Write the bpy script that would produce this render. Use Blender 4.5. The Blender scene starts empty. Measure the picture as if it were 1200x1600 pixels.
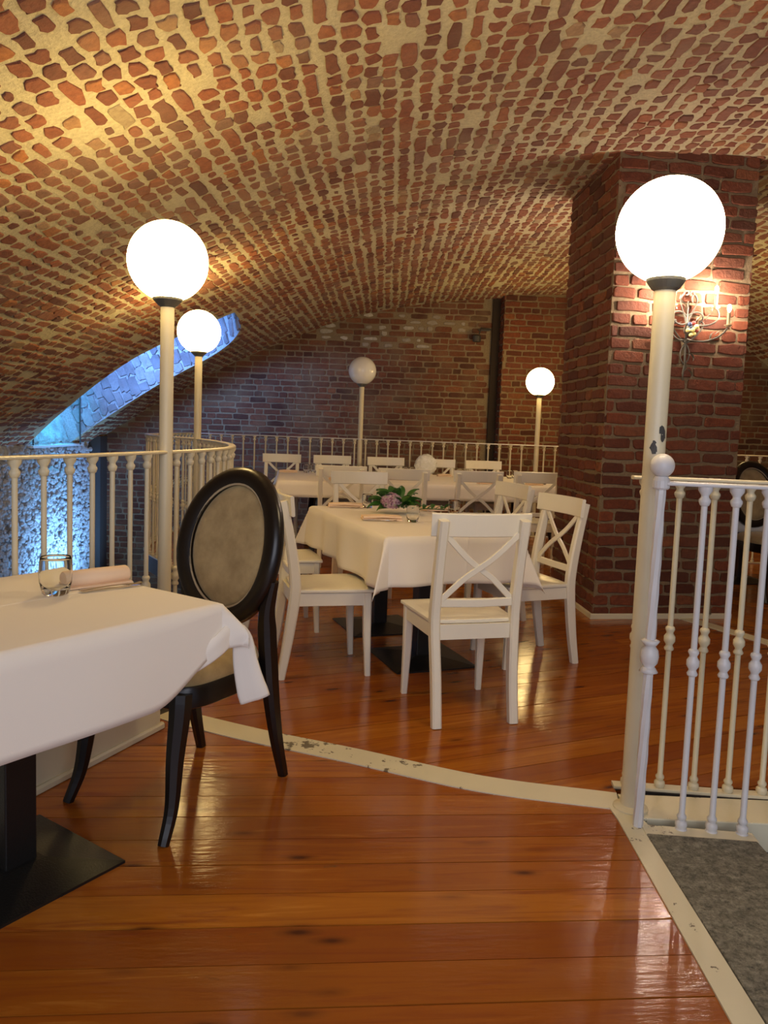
import bpy, math, random
from mathutils import Vector, Matrix, noise

# ------------------------------------------------------------------ camera, world, exposure
S = bpy.context.scene
COL = S.collection
CAMH = 1.25
TH = math.atan(105/1200.); PH = math.atan(.037)
cr0 = Vector((1, 0, 0)); cu0 = Vector((0, math.sin(TH), math.cos(TH))); cf = Vector((0, math.cos(TH), -math.sin(TH)))
cr = cr0*math.cos(PH)+cu0*math.sin(PH); cu = cu0*math.cos(PH)-cr0*math.sin(PH)
cam = bpy.data.cameras.new('camera'); camo = bpy.data.objects.new('camera', cam); COL.objects.link(camo)
cam.sensor_fit = 'VERTICAL'; cam.sensor_height = 36; cam.lens = 36*1200/1600.
cam.shift_y = -25/1600.
cam.clip_start = .05; cam.clip_end = 100
M4 = Matrix(((cr.x, cu.x, -cf.x, 0), (cr.y, cu.y, -cf.y, 0), (cr.z, cu.z, -cf.z, CAMH), (0, 0, 0, 1)))
camo.matrix_world = M4
S.camera = camo
S.view_settings.view_transform = 'Standard'; S.view_settings.look = 'None'
S.view_settings.gamma = 1; S.view_settings.use_curve_mapping = False
S.view_settings.exposure = 0.42
W = bpy.data.worlds.new('world'); S.world = W; W.use_nodes = True
W.node_tree.nodes['Background'].inputs[0].default_value = (.72, .78, 1, 1)   # grey daylight reaching in from the open entrance behind the camera
W.node_tree.nodes['Background'].inputs[1].default_value = .22
GLOBE_L = 21.0; GLOBE_COL = (1, .70, .27); GLOBE_COL_R = (1, .76, .45)
BULB_L = 650.0; BLUE_W = 100.0
def area(name, loc, look, sx, sy, w, col, spread=180):
    l = bpy.data.lights.new(name, 'AREA'); l.shape = 'RECTANGLE'; l.size = sx; l.size_y = sy; l.energy = w; l.color = col
    o = bpy.data.objects.new(name, l); COL.objects.link(o); o.location = loc
    o.rotation_euler = (Vector(look)-Vector(loc)).to_track_quat('-Z', 'Y').to_euler(); l.spread = math.radians(spread); return o
# daylight coming in at the entrance behind the viewer
area('entrance_daylight', (.3, -1.4, 1.7), (.3, 6, .6), 3.4, 1.8, 46, (.86, .88, 1))
# blue LED washers in the light shaft and in front of the rubble wall
area('shaft_blue_light', (-3.1, 8.3, 2.2), (-3.15, 10, 2.2), 1.5, .25, BLUE_W*.45, (.15, .36, 1), 110)
area('wall_blue_light', (-3.3, 9.55, -.9), (-4.15, 9.55, -.35), 1.3, .5, BLUE_W*.34, (.20, .48, 1), 115)
area('sill_blue_light', (-3.95, 9.5, 1.9), (-4.15, 9.5, .9), 1.0, .1, 9, (.05, .50, 1), 100)

def project(p):
    d = Vector(p)-Vector((0, 0, CAMH)); c = d.dot(cf)
    if c < .05: return None
    return (600+1200*d.dot(cr)/c, 775-1200*d.dot(cu)/c, c)

# ------------------------------------------------------------------ materials
MAT = {}
def newmat(name):
    m = bpy.data.materials.new(name); m.use_nodes = True; nt = m.node_tree; nt.nodes.clear()
    o = nt.nodes.new('ShaderNodeOutputMaterial'); b = nt.nodes.new('ShaderNodeBsdfPrincipled')
    nt.links.new(b.outputs[0], o.inputs[0]); MAT[name] = m; return m, nt, b
def N(nt, t, **kw):
    n = nt.nodes.new(t)
    for k, v in kw.items():
        if k.startswith('i_'):
            key = k[2:]; key = int(key) if key.isdigit() else key.replace('_', ' ')
            n.inputs[key].default_value = v
        else: setattr(n, k, v)
    return n
def ramp(nt, fac, stops, interp='LINEAR'):
    r = nt.nodes.new('ShaderNodeValToRGB'); r.color_ramp.interpolation = interp
    e = r.color_ramp.elements
    while len(e) < len(stops): e.new(.5)
    for i, (p, c) in enumerate(stops):
        e[i].position = p; e[i].color = (c[0], c[1], c[2], 1) if not isinstance(c, (int, float)) else (c, c, c, 1)
    nt.links.new(fac, r.inputs[0]); return r
def mix(nt, fac, a, b, mode='MIX'):
    m = nt.nodes.new('ShaderNodeMix'); m.data_type = 'RGBA'; m.blend_type = mode
    for s, i in ((fac, 0), (a, 6), (b, 7)):
        if isinstance(s, (int, float)): m.inputs[i].default_value = s
        elif isinstance(s, tuple): m.inputs[i].default_value = (s[0], s[1], s[2], 1)
        else: nt.links.new(s, m.inputs[i])
    return m.outputs[2]
def bump(nt, b, h, strength=.4, dist=.01):
    n = N(nt, 'ShaderNodeBump'); n.inputs['Strength'].default_value = strength; n.inputs['Distance'].default_value = dist
    nt.links.new(h, n.inputs['Height']); nt.links.new(n.outputs[0], b.inputs['Normal'])
def coord(nt, which='Object', scale=None):
    t = N(nt, 'ShaderNodeTexCoord'); 
    if scale is None: return t.outputs[which]
    m = N(nt, 'ShaderNodeMapping'); m.inputs['Scale'].default_value = scale; nt.links.new(t.outputs[which], m.inputs[0]); return m.outputs[0]
def geo_pos(nt, scale=None):
    g = N(nt, 'ShaderNodeNewGeometry')
    if scale is None: return g.outputs['Position']
    m = N(nt, 'ShaderNodeMapping'); m.inputs['Scale'].default_value = scale; nt.links.new(g.outputs['Position'], m.inputs[0]); return m.outputs[0]
def noisen(nt, vec, scale, detail=3, rough=.55):
    n = N(nt, 'ShaderNodeTexNoise'); n.inputs['Scale'].default_value = scale; n.inputs['Detail'].default_value = detail; n.inputs['Roughness'].default_value = rough
    nt.links.new(vec, n.inputs['Vector']); return n.outputs['Fac']
def plain(name, col, rough=.5, metal=0, bumpscale=None, bs=.15, var=.0, coat=0):
    m, nt, b = newmat(name)
    b.inputs['Base Color'].default_value = (*col, 1); b.inputs['Roughness'].default_value = rough; b.inputs['Metallic'].default_value = metal
    b.inputs['Coat Weight'].default_value = coat
    if var:
        f = noisen(nt, geo_pos(nt), 9, 3)
        nt.links.new(mix(nt, f, tuple(c*(1-var) for c in col), tuple(min(1, c*(1+var)) for c in col)), b.inputs['Base Color'])
    if bumpscale: bump(nt, b, noisen(nt, geo_pos(nt), bumpscale, 3), bs, .003)
    return m
def randval(nt):
    g = N(nt, 'ShaderNodeNewGeometry'); o = N(nt, 'ShaderNodeObjectInfo')
    a = N(nt, 'ShaderNodeMath', operation='ADD'); nt.links.new(g.outputs['Random Per Island'], a.inputs[0]); nt.links.new(o.outputs['Random'], a.inputs[1])
    f = N(nt, 'ShaderNodeMath', operation='FRACT'); nt.links.new(a.outputs[0], f.inputs[0]); return f.outputs[0]
def brickmat(name, stops, dust, dustamt, rough=.85):
    m, nt, b = newmat(name)
    r = ramp(nt, randval(nt), stops)
    p = geo_pos(nt)
    n1 = noisen(nt, p, 35, 4, .65); n2 = noisen(nt, p, 2.2, 3)
    c = mix(nt, ramp(nt, n1, [(.3, .0), (.75, .55)]).outputs[0], r.outputs[0], tuple(x*.55 for x in stops[0][1]))
    d = ramp(nt, n2, [(.45, 0), (.7, dustamt)])
    c = mix(nt, d.outputs[0], c, dust)
    nt.links.new(c, b.inputs['Base Color']); b.inputs['Roughness'].default_value = rough
    bump(nt, b, n1, .7, .012); return m
def mortarmat(name, c1, c2, c3, bs=.6):
    m, nt, b = newmat(name); p = geo_pos(nt)
    n1 = noisen(nt, p, 45, 5, .7); n2 = noisen(nt, p, 1.3, 3)
    c = mix(nt, ramp(nt, n1, [(.35, 0), (.7, 1)]).outputs[0], c1, c2)
    c = mix(nt, ramp(nt, n2, [(.45, 0), (.75, .7)]).outputs[0], c, c3)
    nt.links.new(c, b.inputs['Base Color']); b.inputs['Roughness'].default_value = .95; bump(nt, b, n1, bs, .015); return m
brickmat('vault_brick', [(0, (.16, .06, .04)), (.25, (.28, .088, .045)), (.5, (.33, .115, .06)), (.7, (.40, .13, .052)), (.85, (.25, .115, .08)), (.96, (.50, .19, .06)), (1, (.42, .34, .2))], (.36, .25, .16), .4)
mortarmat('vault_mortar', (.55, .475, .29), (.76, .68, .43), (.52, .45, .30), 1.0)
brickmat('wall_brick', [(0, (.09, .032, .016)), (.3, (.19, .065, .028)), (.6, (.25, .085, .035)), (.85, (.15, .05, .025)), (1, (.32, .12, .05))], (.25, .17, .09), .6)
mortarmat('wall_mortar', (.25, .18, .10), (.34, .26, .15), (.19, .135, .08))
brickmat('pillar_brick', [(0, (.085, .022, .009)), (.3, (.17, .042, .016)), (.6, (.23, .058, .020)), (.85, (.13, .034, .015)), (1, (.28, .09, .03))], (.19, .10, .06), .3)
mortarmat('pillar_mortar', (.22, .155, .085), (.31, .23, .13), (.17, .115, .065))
brickmat('shaft_brick', [(0, (.20, .17, .17)), (.5, (.32, .27, .26)), (1, (.40, .37, .37))], (.5, .5, .5), .5)
mortarmat('rubble', (.42, .42, .42), (.72, .72, .70), (.35, .33, .32), 1.0)
brickmat('old_plaster', [(0, (.36, .30, .22)), (.5, (.52, .46, .36)), (1, (.72, .66, .55))], (.3, .22, .15), .4)

# floor boards
def wood(name, angle):
    m, nt, b = newmat(name)
    g = N(nt, 'ShaderNodeNewGeometry')
    vr = N(nt, 'ShaderNodeVectorRotate', rotation_type='Z_AXIS'); vr.inputs['Angle'].default_value = -angle
    nt.links.new(g.outputs['Position'], vr.inputs['Vector'])
    oi = N(nt, 'ShaderNodeObjectInfo')
    cmb = N(nt, 'ShaderNodeCombineXYZ'); mu = N(nt, 'ShaderNodeMath', operation='MULTIPLY'); mu.inputs[1].default_value = 37
    nt.links.new(oi.outputs['Random'], mu.inputs[0]); nt.links.new(mu.outputs[0], cmb.inputs[0]); nt.links.new(mu.outputs[0], cmb.inputs[2])
    ad = N(nt, 'ShaderNodeVectorMath', operation='ADD'); nt.links.new(vr.outputs[0], ad.inputs[0]); nt.links.new(cmb.outputs[0], ad.inputs[1])
    mp = N(nt, 'ShaderNodeMapping'); mp.inputs['Scale'].default_value = (1.1, 16, 1); nt.links.new(ad.outputs[0], mp.inputs[0])
    gr = N(nt, 'ShaderNodeTexNoise'); gr.inputs['Scale'].default_value = 1.6; gr.inputs['Detail'].default_value = 7; gr.inputs['Roughness'].default_value = .6; gr.inputs['Distortion'].default_value = .9
    nt.links.new(mp.outputs[0], gr.inputs['Vector'])
    base = ramp(nt, oi.outputs['Random'], [(0, (.28, .072, .008)), (.3, (.42, .135, .012)), (.55, (.32, .086, .009)), (.8, (.50, .175, .015)), (1, (.25, .06, .007))])
    dark = ramp(nt, gr.outputs['Fac'], [(.32, .0), (.5, .75), (.72, 1)])
    c = mix(nt, dark.outputs[0], (.25, .058, .010), base.outputs[0])
    lt = ramp(nt, gr.outputs['Fac'], [(.6, 0), (.8, .35)])
    c = mix(nt, lt.outputs[0], c, (.78, .36, .07))
    # knots
    mk = N(nt, 'ShaderNodeMapping'); mk.inputs['Scale'].default_value = (3.2, 9.5, 1); nt.links.new(ad.outputs[0], mk.inputs[0])
    vo = N(nt, 'ShaderNodeTexVoronoi'); vo.inputs['Scale'].default_value = 1.0; vo.inputs['Randomness'].default_value = 1; nt.links.new(mk.outputs[0], vo.inputs['Vector'])
    kn = ramp(nt, vo.outputs['Distance'], [(.045, .9), (.13, .25), (.22, 0)])
    c = mix(nt, kn.outputs[0], c, (.06, .012, .006))
    # worn dark patches without varnish
    wn = noisen(nt, geo_pos(nt, (2.2, 5, 1)), 1.5, 6, .75)
    wr = ramp(nt, wn, [(.64, 0), (.72, .55)])
    c = mix(nt, wr.outputs[0], c, (.10, .07, .03))
    nt.links.new(c, b.inputs['Base Color'])
    rr = ramp(nt, noisen(nt, geo_pos(nt), 6, 4), [(.3, .11), (.7, .24)])
    nt.links.new(rr.outputs[0], b.inputs['Roughness'])
    b.inputs['Specular IOR Level'].default_value = .55
    mp2 = N(nt, 'ShaderNodeMapping'); mp2.inputs['Scale'].default_value = (14, 60, 1); nt.links.new(vr.outputs[0], mp2.inputs[0])
    bump(nt, b, noisen(nt, mp2.outputs[0], 1.0, 3), .22, .004)
    return m
wood('boards_front', math.radians(5)); wood('boards_middle', math.radians(23)); wood('boards_right', math.radians(-38))
# painted trims with chips
def paint(name, col, chip, lo, hi, rough=.38, sc=22):
    m, nt, b = newmat(name); p = geo_pos(nt)
    n = noisen(nt, p, sc, 5, .7); n2 = noisen(nt, p, 2.3, 2)
    f = N(nt, 'ShaderNodeMath', operation='MULTIPLY'); nt.links.new(n, f.inputs[0]); nt.links.new(n2, f.inputs[1])
    r = ramp(nt, f.outputs[0], [(lo, 0), (hi, 1)])
    c = mix(nt, noisen(nt, p, 5, 3), tuple(x*.88 for x in col), col)
    c = mix(nt, r.outputs[0], c, chip)
    nt.links.new(c, b.inputs['Base Color']); b.inputs['Roughness'].default_value = rough
    bump(nt, b, noisen(nt, p, 60, 2), .12, .003); return m
paint('cream_paint', (.74, .66, .45), (.10, .07, .05), .475, .49)
paint('white_paint', (.72, .70, .68), (.12, .09, .07), .445, .455)
paint('trim_paint', (.74, .68, .48), (.16, .13, .08), .352, .365, .45, 16)
plain('chair_white', (.84, .79, .64), .33, bumpscale=40, bs=.06, var=.03)
plain('cloth', (.87, .81, .71), .9, bumpscale=700, bs=.1)
plain('napkin', (.88, .66, .46), .9)
plain('black_metal', (.008, .008, .008), .38, bumpscale=180, bs=.3)
plain('black_wood', (.008, .005, .004), .3, var=.2)
plain('cap_grey', (.17, .17, .15), .4, metal=.5)
plain('steel', (.62, .58, .5), .2, metal=1)
plain('dark_iron', (.06, .055, .05), .6)
plain('patina_iron', (.17, .16, .125), .6, var=.4, bumpscale=90, bs=.4)
plain('candle', (.62, .52, .3), .5)
plain('plaster_white', (.62, .58, .5), .8, bumpscale=30)
plain('ledge', (.75, .78, .8), .6)
plain('stair_white', (.7, .72, .75), .7)
plain('leaf', (.035, .12, .02), .38, var=.45)
plain('leaf_light', (.16, .30, .05), .45, var=.3)
for nm_, st_ in (('petal_pink', [(0, (.20, .08, .13)), (.4, (.45, .24, .33)), (.8, (.60, .42, .48)), (1, (.34, .36, .2))]), ('petal_white', [(0, (.88, .87, .74)), (1, (.98, .97, .9))])):
    m, nt, b = newmat(nm_); nt.links.new(ramp(nt, randval(nt), st_).outputs[0], b.inputs['Base Color']); b.inputs['Roughness'].default_value = .7
plain('fruit_yellow', (.75, .66, .25), .3); plain('fruit_red', (.4, .06, .05), .3); plain('fruit_blue', (.06, .09, .16), .3)
plain('lower_floor', (.10, .085, .07), .7, var=.3)
m, nt, b = newmat('velvet'); p = geo_pos(nt)
f = noisen(nt, p, 14, 4, .6); c = mix(nt, ramp(nt, f, [(.3, 0), (.7, 1)]).outputs[0], (.30, .21, .09), (.46, .34, .16))
nt.links.new(c, b.inputs['Base Color']); b.inputs['Roughness'].default_value = .9; b.inputs['Sheen Weight'].default_value = .5; b.inputs['Sheen Tint'].default_value = (.9, .8, .6, 1)
bump(nt, b, noisen(nt, p, 300, 2), .3, .002)
plain('piping', (.42, .33, .2), .8)
m, nt, b = newmat('carpet'); p = geo_pos(nt)
f = noisen(nt, p, 55, 6, .8); f2 = noisen(nt, geo_pos(nt, (1, 2.5, 1)), 13, 4, .7)
c = mix(nt, ramp(nt, f, [(.36, 0), (.66, 1)]).outputs[0], (.09, .085, .065), (.46, .43, .33))
c = mix(nt, ramp(nt, f2, [(.4, 0), (.65, .6)]).outputs[0], c, (.16, .15, .11))
nt.links.new(c, b.inputs['Base Color']); b.inputs['Roughness'].default_value = 1; bump(nt, b, f, .9, .012)
m, nt, b = newmat('glass'); b.inputs['Transmission Weight'].default_value = 1; b.inputs['Roughness'].default_value = .02; b.inputs['IOR'].default_value = 1.22; b.inputs['Base Color'].default_value = (.98, .99, .98, 1)
m, nt, b = newmat('opal_off'); b.inputs['Base Color'].default_value = (.85, .85, .82, 1); b.inputs['Roughness'].default_value = .08; b.inputs['Coat Weight'].default_value = .6
def emis(name, col, s):
    m, nt, b = newmat(name); b.inputs['Base Color'].default_value = (.8, .8, .78, 1); b.inputs['Emission Color'].default_value = (*col, 1); b.inputs['Emission Strength'].default_value = s; b.inputs['Roughness'].default_value = .15
emis('opal_lit', GLOBE_COL, GLOBE_L); emis('opal_lit_right', GLOBE_COL_R, GLOBE_L); emis('bulb', (1, .80, .64), BULB_L)

# ------------------------------------------------------------------ mesh builder
class MB:
    def __init__(s): s.v = []; s.f = []
    def add(s, vs, fs):
        o = len(s.v); s.v.extend([tuple(v) for v in vs]); s.f.extend([tuple(i+o for i in f) for f in fs]); return s
    def box(s, x0, x1, y0, y1, z0, z1, M=None, top=1.0):
        cx, cy = (x0+x1)/2, (y0+y1)/2
        vs = [Vector((x, y, z0)) for x, y in ((x0, y0), (x1, y0), (x1, y1), (x0, y1))] + [Vector((cx+(x-cx)*top, cy+(y-cy)*top, z1)) for x, y in ((x0, y0), (x1, y0), (x1, y1), (x0, y1))]
        if M is not None: vs = [M @ v for v in vs]
        return s.add(vs, [(3, 2, 1, 0), (4, 5, 6, 7), (0, 1, 5, 4), (1, 2, 6, 5), (2, 3, 7, 6), (3, 0, 4, 7)])
    def lathe(s, prof, n=16, c=(0, 0, 0)):
        vs = []; fs = []
        for r, z in prof:
            for i in range(n):
                a = 2*math.pi*i/n; vs.append((c[0]+r*math.cos(a), c[1]+r*math.sin(a), c[2]+z))
        for j in range(len(prof)-1):
            for i in range(n):
                k = (i+1) % n; fs.append((j*n+i, j*n+k, (j+1)*n+k, (j+1)*n+i))
        fs.append(tuple(range(n))[::-1]); fs.append(tuple((len(prof)-1)*n+i for i in range(n)))
        return s.add(vs, fs)
    def sweep(s, path, sect, side=None, closed=False, scales=None):
        """sweep a closed cross-section [(a,b)...] along path; a along 'side' vector, b along its perpendicular"""
        P = [Vector(p) for p in path]; n = len(sect); vs = []; fs = []; L = len(P)
        prev = None
        for i, p in enumerate(P):
            if closed: t = (P[(i+1) % L]-P[i-1]).normalized()
            else: t = (P[min(i+1, L-1)]-P[max(i-1, 0)]).normalized()
            if side is not None: a = Vector(side) if not callable(side) else Vector(side(i))
            elif prev is not None: a = prev
            else: a = Vector((0, 0, 1)) if abs(t.z) < .9 else Vector((1, 0, 0))
            a = (a-t*a.dot(t)).normalized(); prev = a; b = t.cross(a)
            k = scales[i] if scales else 1
            kx, ky = (k if isinstance(k, tuple) else (k, k))
            for u, w in sect: vs.append(p+a*u*kx+b*w*ky)
        for i in range(L if closed else L-1):
            j = (i+1) % L
            for q in range(n):
                r = (q+1) % n; fs.append((i*n+q, i*n+r, j*n+r, j*n+q))
        if not closed: fs.append(tuple(range(n))[::-1]); fs.append(tuple((L-1)*n+q for q in range(n)))
        return s.add(vs, fs)
    def tube(s, path, r, n=8, scales=None, closed=False):
        return s.sweep(path, [(r*math.cos(2*math.pi*i/n), r*math.sin(2*math.pi*i/n)) for i in range(n)], None, closed, scales)
    def ball(s, c, r, n=12, m=8, sq=(1, 1, 1)):
        vs = []; fs = []
        for j in range(1, m):
            th = math.pi*j/m
            for i in range(n):
                a = 2*math.pi*i/n; vs.append((c[0]+r*sq[0]*math.sin(th)*math.cos(a), c[1]+r*sq[1]*math.sin(th)*math.sin(a), c[2]+r*sq[2]*math.cos(th)))
        vs.append((c[0], c[1], c[2]+r*sq[2])); vs.append((c[0], c[1], c[2]-r*sq[2])); T = len(vs)-2
        for j in range(m-2):
            for i in range(n):
                k = (i+1) % n; fs.append((j*n+i, (j+1)*n+i, (j+1)*n+k, j*n+k))
        for i in range(n):
            k = (i+1) % n; fs.append((T, i, k)); fs.append((T+1, (m-2)*n+k, (m-2)*n+i))
        return s.add(vs, fs)
    def mesh(s, name, mat, smooth=False):
        me = bpy.data.meshes.new(name); me.from_pydata(s.v, [], s.f); me.materials.append(MAT[mat])
        if smooth: me.polygons.foreach_set('use_smooth', [True]*len(me.polygons))
        me.update(); return me
    def build(s, name, mat, parent=None, smooth=False, bevel=0, kind=None, loc=None, sub=0, angle=None):
        me = s.mesh(name, mat, smooth); o = bpy.data.objects.new(name, me); COL.objects.link(o)
        if parent is not None: o.parent = parent
        if loc is not None: o.location = loc
        if smooth and angle:
            try: me.set_sharp_from_angle(angle=math.radians(angle))
            except Exception: pass
        if bevel:
            b = o.modifiers.new('bevel', 'BEVEL'); b.width = bevel; b.segments = 2; b.limit_method = 'ANGLE'; b.angle_limit = math.radians(35)
        if sub: q = o.modifiers.new('sub', 'SUBSURF'); q.levels = sub; q.render_levels = sub
        if kind: o['kind'] = kind
        return o
def tag(o, label=None, cat=None, group=None, kind=None):
    if label: o['label'] = label
    if cat: o['category'] = cat
    if group: o['group'] = group
    if kind: o['kind'] = kind
    return o
def thing(name, label, cat, loc=(0, 0, 0), rz=0, group=None):
    o = bpy.data.objects.new(name, None); COL.objects.link(o); o.empty_display_size = .1
    o.location = loc; o.rotation_euler = (0, 0, rz); return tag(o, label, cat, group)
KIDS = {}
def dup(o, loc=None, rz=None, label=None, group=None, parent=None):
    c = o.copy(); COL.objects.link(c); c.parent = parent
    if loc is not None: c.location = loc
    if rz is not None: c.rotation_euler = (0, 0, rz)
    if label: c['label'] = label
    if group: c['group'] = group
    for ch in list(o.children): dup(ch, parent=c)
    return c
def rc(w, h, k=.3):   # rounded-corner section
    a, b, c = w/2, h/2, min(w, h)*k
    return [(-a+c, -b), (a-c, -b), (a, -b+c), (a, b-c), (a-c, b), (-a+c, b), (-a, b-c), (-a, -b+c)]
def bez(p0, p1, p2, p3, n=10):
    P = [Vector(p) for p in (p0, p1, p2, p3)]; out = []
    for i in range(n+1):
        t = i/n; out.append(P[0]*(1-t)**3+P[1]*3*t*(1-t)**2+P[2]*3*t*t*(1-t)+P[3]*t**3)
    return out
def spline(pts, n=8):
    P = [Vector(p) for p in pts]; P = [P[0]*2-P[1]]+P+[P[-1]*2-P[-2]]; out = []
    for i in range(1, len(P)-2):
        for k in range(n):
            t = k/n; a, b, c, d = P[i-1:i+3]
            out.append(.5*((2*b)+(c-a)*t+(2*a-5*b+4*c-d)*t*t+(3*b-a-3*c+d)*t**3))
    out.append(P[-2]); return out

# ------------------------------------------------------------------ bricks
def brick_outline(rng, w, h, n=10, rough=.06, rnd=.32):
    pts = []
    e = 2/ (rng.uniform(5, 9) if rnd <= .3 else rng.uniform(3.2, 5.5) if rnd < .5 else rng.uniform(2.2, 3.2))
    for i in range(n):
        a = 2*math.pi*(i+.5)/n; c, s_ = math.cos(a), math.sin(a)
        x = w/2*math.copysign(abs(c)**e, c); y = h/2*math.copysign(abs(s_)**e, s_)
        pts.append((x+rng.uniform(-rough, rough)*h, y+rng.uniform(-rough, rough)*h))
    return pts
def brick_geo(mb, rng, w, h, d, fmap, n=10, rough=.06, rnd=.3, sink=.012, ins=None):
    o = brick_outline(rng, w, h, n, rough, rnd); tx, ty = rng.uniform(-.5, .5)*d, rng.uniform(-.5, .5)*d
    vs = [fmap(x, y, -sink) for x, y in o]
    vs += [fmap(x*.985, y*.97, d*.62+tx*x/w+ty*y/h) for x, y in o]
    vs += [fmap(x*(1-.010/w), y*(1-.010/h), d+tx*x/w+ty*y/h+rng.uniform(-.12, .12)*d) for x, y in o]
    fs = []
    for k in (0, 1):
        for i in range(n): j = (i+1) % n; fs.append((k*n+i, k*n+j, (k+1)*n+j, (k+1)*n+i))
    h2 = n//2
    # top as a strip of quads
    for i in range(h2-1):
        a, b_, c_, d_ = i, i+1, n-2-i, n-1-i
        if b_ == c_: fs.append((2*n+a, 2*n+b_, 2*n+d_))
        else: fs.append((2*n+a, 2*n+b_, 2*n+c_, 2*n+d_))
    mb.add(vs, fs)
def brick_field(parent, cells, frame, mat, depth, rng, maxobj=300, rough=.06, rnd=.3, name='brick'):
    """cells: (u,v,w,h). frame(u,v)->(pos, U, V, Nrm). nearest ones become parts, the rest one stuff part"""
    sc = []
    for c in cells:
        p, U, V, Nn = frame(c[0], c[1]); q = project(p)
        s_ = -1
        if q and -20 < q[0] < 1220 and -20 < q[1] < 1620:
            d = (p-Vector((0, 0, CAMH)))
            s_ = c[2]*c[3]*abs(d.normalized().dot(Nn))/d.length_squared
        sc.append(s_)
    order = sorted(range(len(cells)), key=lambda i: -sc[i]); top = set(i for i in order[:maxobj] if sc[i] > 0)
    rest = MB(); variants = {}
    for i, c in enumerate(cells):
        u, v, w, h = c
        if i in top:
            p, U, V, Nn = frame(u, v)
            key = (round(w, 2), round(h, 2), rng.randrange(5))
            if key not in variants:
                mb = MB(); brick_geo(mb, rng, w, h, depth, lambda x, y, z: Vector((x, y, z)), 10, rough, rnd)
                variants[key] = mb.mesh(name, mat)
            o = bpy.data.objects.new(name, variants[key]); COL.objects.link(o); o.parent = parent
            flip = rng.choice((1, -1))
            R = Matrix((U*flip, V*flip, Nn)).transposed().to_4x4(); R.translation = p
            o.matrix_local = R
        else:
            far = sc[i] < 0
            def fm(x, y, z, u=u, v=v):
                p, U, V, Nn = frame(u+x, v+y); return p+Nn*z
            brick_geo(rest, rng, w, h, depth*rng.uniform(.6, 1.3), fm, 6 if far else 10, rough, rnd)
    if rest.v: rest.build(name, mat, parent, kind='stuff')

# ------------------------------------------------------------------ the vault
PROF = spline([(-4.9, 0, .10), (-4.55, 0, .5), (-4.15, 0, .91), (-3.45, 0, 1.38), (-2.79, 0, 1.78), (-2.2, 0, 2.10), (-1.5, 0, 2.42), (-.7, 0, 2.74), (0, 0, 2.93), (.8, 0, 3.06), (1.6, 0, 3.13), (2.5, 0, 3.17), (3.4, 0, 3.12), (4.4, 0, 2.85), (5.4, 0, 2.3), (6.3, 0, 1.4)], 12)
ARC = [0.]
for a, b_ in zip(PROF, PROF[1:]): ARC.append(ARC[-1]+(b_-a).length)
import bisect
def prof(s_):
    s_ = min(max(s_, 0), ARC[-1]-1e-6); i = bisect.bisect_right(ARC, s_)-1; i = min(i, len(PROF)-2)
    t = (s_-ARC[i])/(ARC[i+1]-ARC[i]); p = PROF[i].lerp(PROF[i+1], t)
    d0 = (PROF[i+1]-PROF[max(i-1, 0)]); d1 = PROF[min(i+2, len(PROF)-1)]-PROF[i]
    T = d0.normalized().lerp(d1.normalized(), t).normalized()
    return p, T
def s_of_x(x):
    lo, hi = 0, ARC[-1]
    for _ in range(40):
        m_ = (lo+hi)/2
        if prof(m_)[0].x < x: lo = m_
        else: hi = m_
    return lo
Y0, Y1 = -1.2, 11.0
HY = 7.98
def hole_far(x):
    if x < -4.16 or x > -1.6: return None
    if x < -2.45: return 9.85+ .25*max(0, (-2.9-x))/1.25
    return HY+1.87*math.sqrt(max(0, 1-((x+2.45)/.85)**2))
def hole_near(x): return 7.98+.9*max(0, min(1, (-2.6-x)/1.5))**1.3 if x > -4.2 else 8.9
def vault_frame(u, v):      # u = Y, v = arc length
    p, T = prof(v); Nn = Vector((T.z, 0, -T.x))
    return Vector((p.x, u, p.z)), Vector((0, 1, 0)), T*-1, Nn
def vault_pt(s_, y):
    p, T = prof(s_); k = noise.noise(Vector((p.x*6, y*6, 3)))*.006+noise.noise(Vector((p.x*25, y*25, 9)))*.003
    return Vector((p.x+T.z*k, y, p.z-T.x*k))
vm = MB()
sL = s_of_x(-4.15); sTip = s_of_x(-1.6); sEnd = ARC[-1]
def patch(mb, ss, yfun0, yfun1, ny, pt=vault_pt):
    o = len(mb.v); vs = []
    for s_ in ss:
        a, b_ = yfun0(s_), yfun1(s_)
        for j in range(ny+1): vs.append(pt(s_, a+(b_-a)*j/ny))
    fs = []
    for i in range(len(ss)-1):
        for j in range(ny):
            q = i*(ny+1)+j; fs.append((q, q+1, q+ny+2, q+ny+1))
    mb.add(vs, fs)
def lin(a, b_, n): return [a+(b_-a)*i/n for i in range(n+1)]
patch(vm, lin(sL, sTip, 90), lambda s_: Y0, lambda s_: hole_near(prof(s_)[0].x), 210)
patch(vm, lin(sTip, sEnd, 190), lambda s_: Y0, lambda s_: 8.0, 210)
patch(vm, lin(sTip, sEnd, 190), lambda s_: 8.0, lambda s_: Y1, 60)
patch(vm, lin(sL+.001, sTip-.0005, 90), lambda s_: hole_far(prof(s_)[0].x) or HY, lambda s_: Y1, 30)
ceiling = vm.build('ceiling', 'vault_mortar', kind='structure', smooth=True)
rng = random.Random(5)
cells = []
row = 0; s_ = sL+.05
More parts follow.
